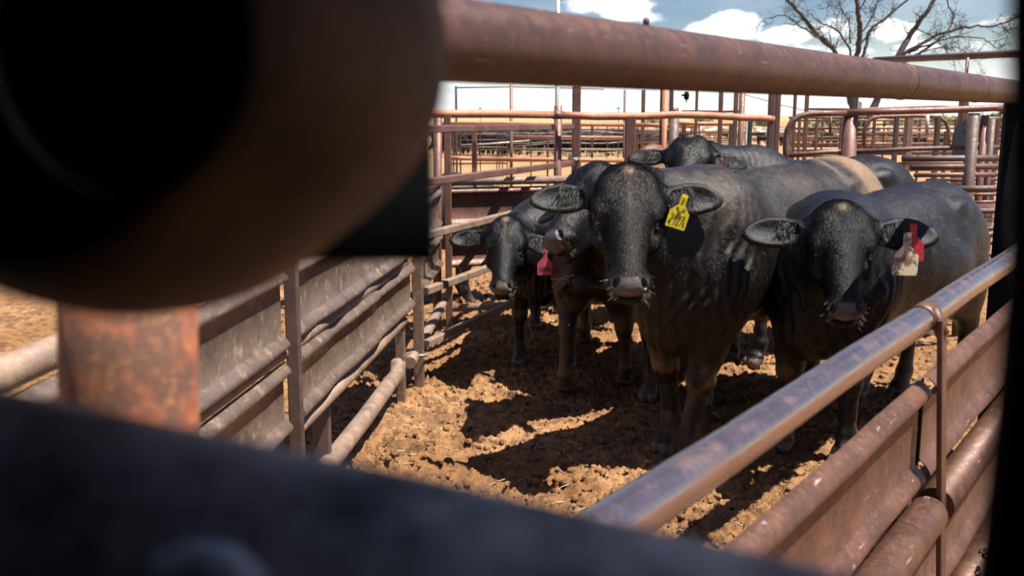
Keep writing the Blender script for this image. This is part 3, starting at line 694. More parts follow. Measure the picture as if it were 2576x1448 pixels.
# ------------------------------------------------------------------ fence pieces
def pipe(parent, name, pts, r, mat, n=16, wob=0., caps=True): return MB().tube(pts, r, n, caps, wob).obj(name, mat, parent)
def bent(a, b, k=10, amp=.0, seed=0):
    a, b = Vector(a), Vector(b); rng = random.Random(seed); ph = rng.random() * 6; out = []
    for i in range(k + 1):
        t = i / k; out.append(a.lerp(b, t) + Vector((0, 0, amp * math.sin(math.pi * t * 2 + ph) * math.sin(math.pi * t))))
    return out
def guard_plate(parent, name, a, b, zt, zb, mat, out=.055, th=.004, k=24, amp=.0, seed=0, ext=.045):
    """rolled steel plate: a bulged ridge at top and bottom, flat between. a,b: xy ends; visible side is to the right of a->b"""
    a = Vector((a[0], a[1], 0)); b = Vector((b[0], b[1], 0)); h = zt - zb; e = ext
    o = [(.0, zt), (out * .35, zt - .10 * e), (out * .7, zt - .36 * e), (out * .93, zt - .66 * e), (out, zt - .95 * e), (out * .92, zt - 1.15 * e), (out * .62, zt - 1.32 * e), (out * .25, zt - 1.45 * e), (out * .1, zt - 1.65 * e),
         (out * .1, zb + 1.4 * e), (out * .32, zb + 1.2 * e), (out * .7, zb + .85 * e), (out * .94, zb + .48 * e), (out, zb + .2 * e), (out * .87, zb), (out * .5, zb - .14 * e), (0, zb - .2 * e)]
    prof = o + [(x - th, z) for x, z in reversed(o)]
    mb = MB(); rng = random.Random(seed); ph = rng.random() * 6; path = []
    for i in range(k + 1):
        t = i / k; d = amp * (math.sin(2.2 * t * 6.28 + ph) + .5 * math.sin(5.1 * t * 6.28 + ph * 2)); nrm = Vector((b.y - a.y, -(b.x - a.x), 0)).normalized()
        path.append(a.lerp(b, t) + nrm * d + Vector((0, 0, d * .6)))
    mb.sweep(path, prof); mb.sm = [True] * len(mb.sm)
    o = mb.obj(name, mat, parent)
    me = o.data
    try: me.set_sharp_from_angle(angle=R(70))
    except Exception: pass
    return o

# --- right fence: rail, strap, plates and pipes
u = Vector((1.734 - .118, 3.447 - 1.153, 0)).normalized(); nr = Vector((u.y, -u.x, 0)); r0 = Vector((.118, 1.153, 0))
def RL(d, z, off=0.): return r0 + u * ((d - 1.153) / u.y) + nr * off + Vector((0, 0, z))
fr = thing('plated_fence', 'rusty fence along the right with a polished top rail above rolled steel plates', 'fence', tuple(RL(2.5, 0)))
pipe(fr, 'top_rail', [RL(.75 + .12 * i, 1.10 + .002 * math.sin(i * .8)) for i in range(31)], .035, M['rail'], 28)
dj = 2.47
for k, (zt, zb) in enumerate(((.935, .665), (.50, .235))):
    guard_plate(fr, 'plate', RL(.7, 0, .0)[:2], RL(dj - .008, 0, .0)[:2], zt, zb, M['plate'], out=.034, ext=.035, amp=.003, seed=k)
    guard_plate(fr, 'plate', RL(dj + .012, 0, -.002)[:2], RL(4.45, 0, -.002)[:2], zt, zb, M['plate'], out=.034, ext=.035, amp=.004, seed=k + 4)
    pipe(fr, 'middle_rail', [RL(.7, zb - .06, .055), RL(dj - .05, zb - .06, .055)], .047, M['plate'], 24)
    pipe(fr, 'middle_rail', [RL(dj + .01, zb - .06, .055), RL(4.45, zb - .06, .055)], .047, M['plate'], 24)
MB().bar(RL(dj, .05, -.012), RL(dj, .925, -.012), .014, .13, up=u).obj('joint_strip', M['dark'], fr)
sp = RL(2.45, 0, .115)
MB().bar(Vector((sp.x, sp.y, .02)), Vector((RL(2.45, 0, .045).x, RL(2.45, 0, .045).y, 1.10)), .014, .05, up=u, bev=.15).obj('strap', M['plate'], fr)
mb = MB(); mb.tube([RL(2.42, 1.10, 0), RL(2.49, 1.10, 0)], .0358, 24); mb.tube([RL(2.45, 1.125, .02), RL(2.45, 1.06, .05)], .016, 10, wob=.25); mb.obj('weld_collar', M['plate'], fr)
for d in (1.0, dj, 4.2): pipe(fr, 'post', [RL(d, 0, -.05), RL(d, .80 if d == dj else 1.09, -.05)], .036, M['plate'], 16)
# droppings on the lower pipe
rng = random.Random(5); bd = MB()
for i in range(70):
    a = rng.gauss(.95, .30); mb = bd; c = RL(1.93 + rng.gauss(0, .028) + .03 * (a - .95), .605, .055); c = c + nr * (.052 * math.sin(a)) + Vector((0, 0, .052 * math.cos(a) + .002)); l = rng.uniform(.006, .018)
    mb.tube([c - u * l, c, c + u * l * .8 - Vector((0, 0, l * .5))], [l * .25, l * .4, l * .12], 6)
bd.obj('bird_dropping', M['white'], fr)
# chain near the lower right
mb = MB()
for i in range(16):
    t = i / 15; c = RL(2.62 + .34 * t, .44 - .10 * math.sin(t * 2.4), .15); a = Vector((math.cos(i * 1.57), 0, math.sin(i * 1.57)))
    w = u * .014; mb.tube([c - w + a * .008, c + w + a * .008, c + w * 1.3, c + w - a * .008, c - w - a * .008, c - w * 1.3, c - w + a * .008], .003, 5)
props(mb.obj('chain', M['dark']), 'dark steel chain hanging against the lower plate at the bottom right', 'chain')

# --- overhead header pipe and its end post
hd = thing('header_frame', 'thick rust brown pipe running across the top of the view to a dark end post', 'frame', (2.25, 4.5, 0))
h0 = Vector((-.067, 1.25, 1.690)); h1 = Vector((2.093, 4.3, 1.70)); hu = (h1 - h0).normalized()
pipe(hd, 'header_pipe', [h0 + hu * (-.75 + .15 * i) for i in range(33)], .0505, M['header'], 40)
pe = h1 + hu * .32
pipe(hd, 'end_post', [Vector((pe.x, pe.y, 0)), Vector((pe.x, pe.y, 1.72))], .057, M['near_black'], 24)  # post stands in shade, put into its colour as near black
ps = h0 + hu * -.72; pipe(hd, 'start_post', [Vector((ps.x - .25, ps.y, 0)), Vector((ps.x, ps.y, 1.66))], .057, M['dark'], 24)
for tt_ in (2.05, 3.1): cq = h0 + hu * tt_; pipe(hd, 'weld_bead', [cq, cq + hu * .006, cq + hu * .012], [.0506, .0525, .0506], M['header'], 40, wob=.02)
q0 = P(1485, 30, h0.y + (1485 - 1150) / 1400 * 1.0 + .22); tt = (q0 - h0).dot(hu); c = h0 + hu * tt + Vector((0, 0, .050)); MB().tube([c, c + Vector((0, 0, .008)), c + Vector((.001, 0, .013))], [.005, .006, .003], 8).obj('weld_nub', M['dark'], hd)

# --- near blurred rust post
np_ = P(325, 930, .86)
o = pipe(None, 'pipe_post', [Vector((np_.x - .03, np_.y, 0)), np_, Vector((np_.x + .012, np_.y + .01, 1.62))], .0585, M['post'], 32)
props(o, 'blurred orange rust pipe post standing close at the lower left', 'post')

# --- near dark pieces around the lens
c0 = P(30, 80, .30); 
def bell():
    mb = MB(); n = 64; axis = Vector((.10, 1, .02)).normalized(); x = axis.cross(Vector((0, 0, 1))).normalized(); y = axis.cross(x)
    prof = [(.060, .085), (.058, .02), (.059, .0), (.063, -.005), (.069, -.001), (.077, .010), (.085, .024), (.093, .040), (.100, .060), (.104, .085), (.1055, .10), (.092, .10)]
    for (r, a) in prof:
        for k in range(n): t = 2 * math.pi * k / n; rr_ = r; r = r * (1 - .07 * math.exp(-((t - .85) / .38) ** 2) + .012 * math.sin(3 * t + 1)); mb.v.append(c0 + axis * a + x * (r * math.cos(t) * 1.06) + y * (r * math.sin(t))); r = rr_
    m = len(prof)
    for i in range(m - 1):
        for k in range(n): k2 = (k + 1) % n; mb.f.append((i * n + k, i * n + k2, (i + 1) * n + k2, (i + 1) * n + k)); mb.sm.append(True)
    b = len(mb.v)
    for k in range(n): t = 2 * math.pi * k / n; mb.v.append(c0 + axis * .085 + x * (.060 * math.cos(t)) + y * (.060 * math.sin(t)))
    mb.f.append(tuple(range(b, b + n))); mb.sm.append(False)
    return mb
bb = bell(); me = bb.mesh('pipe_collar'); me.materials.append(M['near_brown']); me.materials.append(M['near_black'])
for k, pl in enumerate(me.polygons): pl.material_index = 1 if (k < 64 * 4 or k >= 64 * 10) else 0  # shade of the hollow bore and lip put into the colour as black
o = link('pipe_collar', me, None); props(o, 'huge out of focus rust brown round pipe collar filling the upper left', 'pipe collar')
a = P(1092, 655, .46); mb = MB(); mb.bar(Vector((a.x - .36, .46, a.z + .30)), Vector((a.x, .46, a.z + .30)), .012, .60, bev=.2)
o = mb.obj('steel_plate', M['near_black']); props(o, 'blurred black square cornered steel plate behind the round collar', 'plate')
p1, p2 = P(0, 1010, .33), P(2060, 1448, .33); dv = (p2 - p1); nn = Vector((dv.z, 0, -dv.x)).normalized(); nn = nn if nn.z < 0 else -nn
rad = .062; o = pipe(None, 'near_pipe', [p1 - dv * .4 + nn * rad, p1 + dv * .5 + nn * (rad - .001), p2 + dv * .6 + nn * (rad + .004)], rad, M['near_blue'], 48)
q = p1.lerp(p2, .31) + nn * .021 + Vector((0, -.0465, 0)); mb = MB(); mb.tube([q - dv * .06, q - dv * .02, q + dv * .02, q + dv * .06], [.002, .009, .010, .003], 12, wob=.3)
mb.obj('dried_splash', M['white'], o)
props(o, 'out of focus blue grey pipe crossing the bottom left just in front of the lens', 'pipe')
# seen sheet edge, plus unseen side, back and roof sheets added as shade
ch = thing('edge_and_shade_sheets', 'black out of focus sheet edge at the right, with unseen sheets added for shade', 'chute', (.4, -.4, 0))
a = P(2545, 500, .27); b = P(2495, 1448, .27)
mb = MB(); pts = [P(2536, -200, .27), P(2534, 300, .27), P(2531, 620, .27), P(2498, 1000, .27), P(2445, 1500, .27)]
outl = [(p.x, p.z) for p in pts]; vs = []
for yy in (.27, .262):
    for x_, z_ in outl: vs.append((x_, yy, z_))
    for x_, z_ in reversed(outl): vs.append((.55, yy, z_))
n = len(outl) * 2; fs = [tuple(range(n)), tuple(range(2 * n - 1, n - 1, -1))] + [(i, n + i, n + (i + 1) % n, (i + 1) % n) for i in range(n)]
link('edge_sheet', mesh_np('edge_sheet', vs, fs, False), M['near_black'], ch)
mb = MB(); mb.box((.56, -.3, 1.15), .012, 1.15, 2.3); mb.obj('shade_side', M['near_black'], ch)
mb = MB(); mb.box((-.15, -.9, 1.15), 1.4, .012, 2.3); mb.obj('shade_back', M['near_black'], ch)
mb = MB(); mb.box((-.15, -.30, 2.32), 1.45, 1.25, .012); mb.obj('shade_roof', M['near_black'], ch)
mb = MB(); mb.box((-.86, -.35, 1.15), .012, 1.1, 2.3); mb.obj('shade_side', M['near_black'], ch)

# --- left fence
fl = thing('plated_fence', 'mud splashed fence along the left of bent rolled steel plates on posts', 'fence', (-.75, 4.0, 0))
def LX(y): return -.935 + (y - 2.0) * .0925
def LP(y, z, off=0): return Vector((LX(y) + off, y, z))
pipe(fl, 'top_rail', [LP(1.2, 1.115, -.02), LP(3., 1.115, -.02), LP(5.5, 1.12, -.02)], .035, M['mudpipe'], 20)
for k, (zt, zb) in enumerate(((1.075, .80), (.745, .50))):
    guard_plate(fl, 'plate', LP(1.4, 0)[:2], LP(3.40, 0)[:2], zt, zb, M['mudplate'], out=.035, ext=.034, amp=.004, seed=11 + k)
    guard_plate(fl, 'plate', LP(3.47, 0)[:2], LP(5.62, 0)[:2], zt + .01, zb + .012, M['mudplate'], out=.035, ext=.034, amp=.012, seed=17 + k, k=40)
MB().bar(LP(3.435, .36, .03), LP(3.435, 1.12, .03), .035, .05, up=Vector((1, 0, 0)), bev=.2).obj('strap', M['dark'], fl)
pipe(fl, 'middle_rail', [LP(1.4, .775, -.01), LP(5.6, .775, -.01)], .026, M['mudpipe'], 16)
pipe(fl, 'middle_rail', [LP(3.5, .46, -.0), LP(4.5, .455, 0), LP(5.5, .46, 0)], .026, M['mudpipe'], 16)
for y in (2.6, 4.02): MB().bar(LP(y, -.05, -.05), LP(y, 1.1, -.05), .07, .05, up=Vector((0, 1, 0))).obj('post', M['dark'], fl)
e = G(1010, 1003); MB().bar(Vector((e.x, e.y, -.05)), Vector((e.x, e.y, 1.1)), .075, .05, up=Vector((1, 0, 0))).obj('post', M['mudplate'], fl)
mb = MB(); mb.box(P(914, 735, 4.7), .03, .03, .085); mb.box(P(914, 716, 4.7), .05, .04, .012); mb.obj('latch', M['galv'], fl)
# dried mud clumps stuck on ridges and strap
mb = MB(); rng = random.Random(9)
for (x, y, d) in ((663, 932, 3.4), (660, 925, 3.4), (668, 938, 3.4), (735, 1035, 3.5), (520, 790, 2.9), (1028, 760, 5.6)):
    for j in range(6):
        c = P(x + rng.gauss(0, 6), y + rng.gauss(0, 6), d); r = rng.uniform(.004, .012); mb.tube([c - Vector((r, 0, 0)), c, c + Vector((r, 0, r * .5))], [r * .4, r, r * .4], 6, wob=.5, seed=j)
mb.obj('mud_clump', M['mudpipe'], fl)['kind'] = 'stuff'
# low kick pipe
lp = thing('kick_rail', 'low mud caked pipe with a bent end beside the left plates', 'rail', tuple(G(1000, 960)))
zz = .16
a = G(812, 1185, zz); b = G(985, 958, zz); c = P(1000, 935, e.y - .06)
pipe(lp, 'rail', [a + (a - b) * .9, a, a.lerp(b, .5) + Vector((.01, 0, .004)), b, b.lerp(c, .6) + Vector((.006, .0, -.004)), c, c + Vector((.0, .05, .045))], .042, M['mudpipe'], 20)
# gate post by the fence end
o = MB().bar(Vector((-.552, 5.747, -.05)), Vector((-.548, 5.747, 1.58)), .06, .06, up=Vector((1, 0, 0))).obj('gate_post', M['mudplate'])
props(o, 'square muddy tube post where the left plates end, base of the gate', 'post')
mb = MB(); mb.tube([Vector((-.60, 5.70, .20)), Vector((-.50, 5.69, .215)), Vector((-.505, 5.80, .20)), Vector((-.60, 5.80, .19)), Vector((-.61, 5.70, .205))], .009, 8)
props(mb.obj('tie_wire', M['wire']), 'loop of wire tied round the square gate post near the ground', 'wire')

# --- gate of square tubes
gt = thing('tube_gate', 'open gate of four square tubes running back from the left post', 'gate', (-.5, 5.8, 0))
ga, gb = Vector((-.515, 5.80, 0)), Vector((.50, 8.45, 0))
for z, z2 in ((1.52, 1.506), (1.215, 1.20), (.905, .90), (.575, .57), (.255, .25)):
    MB().bar(ga + Vector((0, 0, z)), gb + Vector((0, 0, z2)), .045, .045).obj('bar', M['brown'] if z > 1 else M['mudpipe'], gt)
MB().bar(gb + Vector((.04, .03, .12)), gb + Vector((.04, .03, 1.84)), .07, .07, up=Vector((1, 0, 0))).obj('upright', M['brown'], gt)
mb = MB(); cc = gb + Vector((.02, 0, 1.235))
for k in range(3): mb.tube([cc + Vector((.05 * math.cos(a), .05 * math.sin(a), .008 * k + .006 * math.sin(a))) for a in [i * 6.28 / 10 for i in range(11)]], .0035, 5)
mb.obj('wire_tie', M['wire'], gt)

# --- corner and back of the pen
bk = thing('pen_fence', 'rust orange pipe fence across the back of the pen above plates', 'fence', (-.49, 7.5, 0))
c1 = Vector((-.52, 7.46, 0)); c2 = P(1947, 297, 8.75)
def BP(t, z, off=0): return Vector((c1.x + (c2.x - c1.x) * t, c1.y + (c2.y - c1.y) * t + off, z))
pipe(bk, 'top_rail', [P(1060, 287, 7.4)] + [P(x, y, 7.46 + (x - 1100) * .00152) for x, y in ((1150, 287), (1250, 287), (1405, 289.5))], .030, M['orange'], 20)
pipe(bk, 'top_rail', [P(x, y, 7.46 + (x - 1100) * .00152) for x, y in ((1408, 290), (1500, 293.5), (1610, 293), (1700, 289), (1780, 291), (1860, 296), (1925, 298.5), (1945, 299.5))], .030, M['orange'], 20)
pipe(bk, 'end_cap', [P(1392, 289.5, 7.9), P(1415, 289.5, 7.93)], .034, M['brown'], 18)
pipe(bk, 'post', [G(1100, 830), P(1101, 297, 7.35)], .032, M['brown'], 16)
pc = P(1125, 287, 7.44); MB().bar(Vector((pc.x, pc.y, -.02)), Vector((pc.x, pc.y, 1.60)), .055, .05, up=Vector((1, 0, 0))).obj('post', M['brown'], bk)
MB().bar(P(1412, 640, 7.95) - Vector((0, 0, .9)), P(1412, 640, 7.95), .05, .05, up=Vector((1, 0, 0))).obj('post', M['brown'], bk)
pipe(bk, 'post', [P(1404, 270, 8.05) * 1 - Vector((0, 0, 1.7)), P(1404, 266, 8.05)], .032, M['brown'], 16)
pp = P(1586, 299, 8.1); MB().bar(Vector((pp.x, pp.y, -.02)), pp, .075, .085, up=Vector((1, 0, 0))).obj('post', M['brown'], bk)
for z in (1.11, .15): pipe(bk, 'rail', [Vector((-.47, 7.46, z)), Vector((.42, 7.72, z))], .030, M['mudpipe'], 16)
guard_plate(bk, 'plate', (-.47, 7.47), (.45, 7.74), 1.065, .78, M['plate'], out=.036, ext=.036, seed=31)
guard_plate(bk, 'plate', (-.47, 7.47), (.45, 7.74), .70, .47, M['plate'], out=.036, ext=.036, seed=32)
for x in (1185, 1282, 1380): c = P(x, 462, 7.6); pipe(bk, 'bolt', [c, c + Vector((0, -.03, .002))], .010, M['brown'], 8)
# left fence goes on past the gate post to the corner
f2 = thing('plated_fence', 'short run of plates between the gate post and the corner post', 'fence', (-.55, 6.5, 0))
for k, (zt, zb) in enumerate(((1.07, .80), (.74, .50))): guard_plate(f2, 'plate', (-.60, 5.86), (-.545, 7.38), zt, zb, M['mudplate'], out=.036, ext=.036, amp=.006, seed=41 + k)
pipe(f2, 'rail', [Vector((-.60, 5.85, 1.115)), Vector((-.54, 7.38, 1.115))], .03, M['brown'], 16)
a, b = G(1075, 832, .2), G(1116, 757, .2); pipe(f2, 'low_rail', [a + (a - b) * .8, a, b, b + Vector((.01, .05, .03))], .035, M['mudpipe'], 16)

# ------------------------------------------------------------------ background pens
def vpost(parent, x, ytop, d, w, mat, round_=False, name='post', base=-.9):
    p = P(x, ytop, d); b = Vector((p.x, p.y, base if d > 20 else -.03)); r = w * d / 2504. / 2
    if round_: return pipe(parent, name, [b, p], r, mat, 12)
    return MB().bar(b, p, r * 2, r * 1.6, up=Vector((1, 0, 0))).obj(name, mat, parent)
def hrail(parent, pts, d, w, mat, name='rail', d2=None):
    d2 = d if d2 is None else d2; n = len(pts); ds = [d + (d2 - d) * i / (n - 1) for i in range(n)]
    return pipe(parent, name, [P(x, y, q) for (x, y), q in zip(pts, ds)], w * (d + d2) / 2 / 2504. / 2, mat, 12)
def pen(label, loc, name='pipe_fence'): return thing(name, label, 'fence', loc, 'pipe fences of the pens beyond')

b1 = pen('rust pink pipe fence just beyond the back rail on the left, with tall uprights', (0, 12, 0))
hrail(b1, [(1100, 312), (1300, 311), (1570, 314)], 12, 10.5, M['orange']); hrail(b1, [(1600, 315), (1745, 317)], 12, 11, M['orange']); hrail(b1, [(1745, 313), (1842, 313)], 12, 8, M['orange'])
hrail(b1, [(1127, 397), (1186, 399)], 12, 11, M['orange']); hrail(b1, [(1200, 401), (1400, 402), (1570, 404)], 12, 11, M['orange'])
for (x, y, w, m, rd) in ((1193, 326, 16, 'brown', 0), (1286, 213, 8, 'brown', 1), (1400, 300, 10, 'brown', 1), (1572, 226, 5.5, 'dark', 1), (1619, 226, 11, 'brown', 0), (1617, 300, 8, 'orange', 1)):
    vpost(b1, x, y, 12.1, w, M[m], rd)
b2 = pen('tall thin uprights joined by one dark rod, at the far left of the view', (-.8, 15, 0))
vpost(b2, 1147, 217, 15, 6.5, M['dark']); hrail(b2, [(1150, 221), (1290, 219), (1430, 222), (1520, 225)], 15, 3., M['dark'], 'rod')
for y in (222, 229, 236): c = P(1147, y, 14.97); pipe(b2, 'bolt', [c, c + Vector((0, -.02, 0))], .008, M['galv'], 8)
for k, y in enumerate((338, 352, 371, 377, 390, 411)): hrail(b2, [(1128, y + (k % 2)), (1275, y)], 15.2, (4, 3, 4, 3, 3, 4)[k], M['dark'])
for x in (1135, 1140, 1150, 1158, 1208, 1250, 1256, 1264, 1276): vpost(b2, x, 336, 15.2, 3.2 if x % 3 else 5, M['dark'])
hrail(b2, [(1160, 365), (1230, 362), (1332, 354)], 14.5, 3.2, M['galv'], 'pale_rod')
b3 = pen('orange rails crossing beyond the square gate upright, black cattle behind them', (1.0, 18, 0))
hrail(b3, [(1288, 344), (1572, 346)], 18, 6.5, M['orange']); hrail(b3, [(1288, 324), (1572, 326)], 22, 4.5, M['brown'])
hrail(b3, [(1288, 351), (1570, 352)], 18.5, 4, M['dark']); hrail(b3, [(1288, 376), (1570, 377)], 18, 6, M['mudpipe'])
for x, w in ((1336, 4), (1378, 6), (1460, 6), (1490, 8), (1528, 3.2), (1556, 3)): vpost(b3, x, 318, 18.1, w, M['dark'])
for k, y in enumerate((333, 360, 367, 384)):
    mb = MB()
    mb.tube([P(1288 + i * 40, y + 3 * math.sin(i + k) - (i * 1.6 if k in (1, 2) else 0), 20) for i in range(8)], .008, 4); mb.obj('wire', M['wire'], b3)
pole = vpost(None, 1404, -60, 8.2, 10.5, M['galv'], 1, 'light_pole'); props(pole, 'pale grey galvanised pole rising behind the back rail', 'pole')
# posts in the middle
b4 = pen('cluster of rusty posts and rails behind the black bull that looks over', (1.6, 9.6, 0))
for (x, y, w, m, rd) in ((1664, 205, 6, 'dark', 0), (1675, 205, 16, 'orange', 1), (1690, 206, 12, 'dark', 0), (1695, 300, 26, 'dark', 1), (1754, 210, 8, 'brown', 0), (1815, 210, 12, 'brown', 0)):
    vpost(b4, x, y, 9.5, w, M[m], rd)
pipe(b4, 'pipe_cap', [P(1686, 278, 9.6), P(1706, 279, 9.6)], .028, M['brown'], 12)
b5 = pen('dark double post with bolted channels between the middle pens', (2.4, 10.2, 0))
for (x, y, w, m, rd) in ((1853, 212, 12, 'brown', 0), (1868, 212, 15, 'brown', 1), (1840, 312, 12, 'dark', 0), (1879, 300, 9, 'mudpipe', 1), (1721, 315, 12, 'dark', 0)): vpost(b5, x, y, 10.2, w, M[m], rd)
hrail(b5, [(1705, 311), (1740, 311), (1845, 312)], 10.4, 9, M['orange'])
hrail(b5, [(1715, 281), (1800, 281), (1855, 280), (1866, 284)], 10.3, 7, M['brown'])
for k, y in enumerate((331, 334, 347, 353, 358, 373)): hrail(b5, [(1600, y + 2 * (k % 3)), (1720, y), (1850, y + 1)], 16 + k * .4, 4.5, M[('brown', 'mudpipe', 'dark')[k % 3]])
for x in (1604, 1740, 1747, 1760): vpost(b5, x, 312, 16, 5, M['brown'])
bp = vpost(None, 1887, 306, 9.0, 12, M['bluepost'], 0, 'blue_post'); props(bp, 'narrow dark blue post right of the double post', 'post')
bigp = thing('channel_post', 'broad brown channel post right of centre where the orange rail ends', 'post', tuple(P(1950, 380, 8.8)[:2]) + (0,))
vpost(bigp, 1943, 205, 8.75, 17, M['dark'], 0, 'web'); vpost(bigp, 1959, 205, 8.85, 15, M['brown'], 0, 'flange')
# leaning rod
o = hrail(None, [(1868, 236), (1935, 255), (1960, 263), (2055, 285)], 11, 3.4, M['galv'], 'brace_rod', 11.5); props(o, 'thin pale brace rod sloping down to the right under the big pipe', 'rod')
# hooped gate right
b6 = thing('hoop_gate', 'brown pipe gate with a rounded upper corner right of the channel post', 'gate', tuple(P(2100, 380, 8.3)[:2]) + (0,), 'pipe gates with rounded corners')
hrail(b6, [(1978, 420), (1976, 380), (1976, 350), (1981, 326), (1992, 306), (2010, 293), (2035, 287.5), (2070, 286), (2130, 285)], 8.3, 15, M['brown'], 'hoop')
hrail(b6, [(2130, 284), (2250, 280.5), (2400, 276.5), (2500, 272), (2528, 273)], 8.3, 17, M['brown'], 'top_rail')
hrail(b6, [(1974, 392), (2080, 383), (2200, 380)], 8.5, 12, M['brown'])
hrail(b6, [(2110, 385), (2300, 375), (2440, 372), (2525, 371)], 8.4, 12, M['dark'])
for (x, y, w, m, rd) in ((2140, 284, 38, 'brown', 1), (2151, 215, 20, 'dark', 0), (2449, 285, 30, 'dark', 1), (2478, 290, 20, 'brown', 1)): vpost(b6, x, y, 8.35, w, M[m], rd)
mb = MB(); mb.box(P(2164, 265, 8.2), .02, .02, .06); mb.obj('paper_tag', M['galv'], b6)
b7 = thing('hoop_gate', 'second hooped pipe gate farther back under the dead tree', 'gate', tuple(P(2300, 380, 11)[:2]) + (0,), 'pipe gates with rounded corners')
hrail(b7, [(2035, 275), (2150, 275), (2300, 270), (2370, 268), (2392, 270), (2405, 278)], 11.5, 6, M['brown'], 'hoop')
hrail(b7, [(2172, 370), (2174, 330), (2180, 310), (2192, 299), (2212, 294), (2300, 292), (2345, 293), (2365, 296), (2380, 308), (2386, 330), (2384, 370)], 10, 10, M['brown'], 'hoop')
for y, w in ((323, 6), (333, 5), (362, 6), (368, 5), (388, 5)): hrail(b7, [(1990, y + 1), (2200, y), (2400, y)], 12, w, M['orange'] if y == 333 else M['brown'])
for (x, w, m, y, d) in ((2002, 9, 'dark', 210, 11), (2032, 11, 'brown', 210, 11), (2055, 7, 'brown', 300, 12), (2012, 8, 'brown', 296, 11), (2200, 8, 'brown', 300, 12), (2256, 13, 'dark', 292, 10), (2287, 20, 'mudpipe', 292, 10.4), (2360, 14, 'dark', 292, 10), (2117, 8, 'brown', 298, 11)): vpost(b7, x, y, d, w, M[m])
for x, y0, y1, w, m in ((2088, 290, 335, 7, 'dark'), (2331, 290, 337, 9, 'galv')):
    o = pipe(b7, 'drop_pipe', [P(x + 2, y0, 9.2), P(x, y1, 9.2)], w * 9.2 / 5008., M[m], 12)
b8 = pen('close dark rails stacked at the far right beyond the right bull', (3, 7, 0))
for (y, w, m, x0, d) in ((399, 16, 'dark', 2270, 7.6), (420, 15, 'dark', 2290, 7.3), (440, 12, 'brown', 2300, 7.7), (475, 17, 'dark', 2400, 7.0), (489, 8, 'brown', 2430, 7.2), (508, 8, 'brown', 2440, 7.2), (531, 15, 'dark', 2440, 7.0), (575, 12, 'dark', 2440, 7.0), (590, 15, 'dark', 2440, 6.8), (640, 14, 'dark', 2440, 6.9)):
    hrail(b8, [(x0, y + 1), (2400 if x0 < 2400 else 2480, y), (2545, y - 1)], d, w, M[m])
vpost(b8, 2425, 255, 9.2, 22, M['brown']); vpost(b8, 2496, 300, 7.8, 17, M['dark'], 1); vpost(b8, 2450, 290, 7.1, 27, M['dark'], 1)
for k, (y, x0, x1, d, w, m) in enumerate(((303, 1990, 2420, 13, 5, 'brown'), (313, 2195, 2440, 14, 4, 'dark'), (345, 1985, 2430, 15, 4, 'mudpipe'), (353, 2010, 2250, 16, 4, 'brown'), (378, 1990, 2300, 14, 6, 'dark'), (410, 2260, 2545, 9, 7, 'brown'), (428, 2290, 2545, 9.5, 5, 'orange'), (452, 2330, 2545, 8.5, 8, 'dark'), (462, 2380, 2545, 9, 4, 'brown'), (300, 2440, 2540, 9, 12, 'dark'), (330, 2450, 2540, 9, 10, 'brown'), (352, 2450, 2540, 9.3, 9, 'dark'), (612, 2450, 2545, 7.4, 9, 'brown'), (392, 1985, 2130, 12, 7, 'dark'), (366, 1720, 1850, 13, 6, 'dark'), (371, 2170, 2440, 12, 6, 'brown'), (384, 2180, 2400, 11, 9, 'dark'), (338, 2180, 2440, 15, 5, 'dark'), (296, 1985, 2180, 14, 6, 'dark'))):
    hrail(b8, [(x0, y + 1), ((x0 + x1) / 2, y), (x1, y - 1)], d, w, M[m])
for x, y, d, w, m in ((2225, 300, 14, 5, 'dark'), (2315, 300, 13, 6, 'brown'), (2405, 300, 13, 7, 'dark'), (2380, 330, 9.4, 9, 'brown'), (2510, 300, 9, 12, 'brown'), (1990, 300, 13, 5, 'brown'), (2070, 296, 14, 5, 'dark')): vpost(b8, x, y, d, w, M[m])
# mesh catwalk
cw = thing('mesh_catwalk', 'expanded metal mesh walkway between the rails at the far right', 'walkway', tuple(P(2480, 560, 7.4)[:2]) + (0,))
for (ya, yb, d1, d2) in ((514, 527, 7.6, 7.2), (541, 569, 7.5, 7.05)):
    mb = MB(); a, b, c, d = P(2440, yb, d2), P(2535, yb, d2), P(2440, ya, d1), P(2535, ya, d1)
    for i in range(14):
        t = i / 13; mb.tube([a.lerp(b, t), c.lerp(d, min(1, t + .22))], .0035, 4); mb.tube([a.lerp(b, t), c.lerp(d, max(0, t - .22))], .0035, 4)
    for i in range(3): mb.tube([a.lerp(c, i / 2), b.lerp(d, i / 2)], .0045, 4)
    mb.obj('mesh', M['brown'], cw)
# tall overhead pipe at the right
o7 = thing('overhead_pipe', 'dark pipe high up at the right in front of the dead tree', 'pipe', tuple(P(2435, 260, 12.8)[:2]) + (0,))
hrail(o7, [(2200, 152), (2400, 143), (2620, 132)], 14.8, 17.5, M['dark'], 'pipe', 11.6); vpost(o7, 2434, 145, 12.8, 8, M['brown'], 1)
# blue sheet
mb = MB(); out = [(2400, 395), (2398, 352), (2404, 330), (2414, 312), (2432, 300), (2444, 294), (2444, 400)]
vs = [tuple(P(x, y, 9.0)) for x, y in out] + [tuple(P(x, y, 9.0) + Vector((0, .03, 0))) for x, y in out]; n = len(out)
o = link('blue_sheet', mesh_np('blue_sheet', vs, [tuple(range(n)), tuple(range(2 * n - 1, n - 1, -1))] + [(i, n + i, n + (i + 1) % n, (i + 1) % n) for i in range(n)], False), M['blue'])
props(o, 'curved navy blue sheet panel standing behind the rails at the right', 'panel')
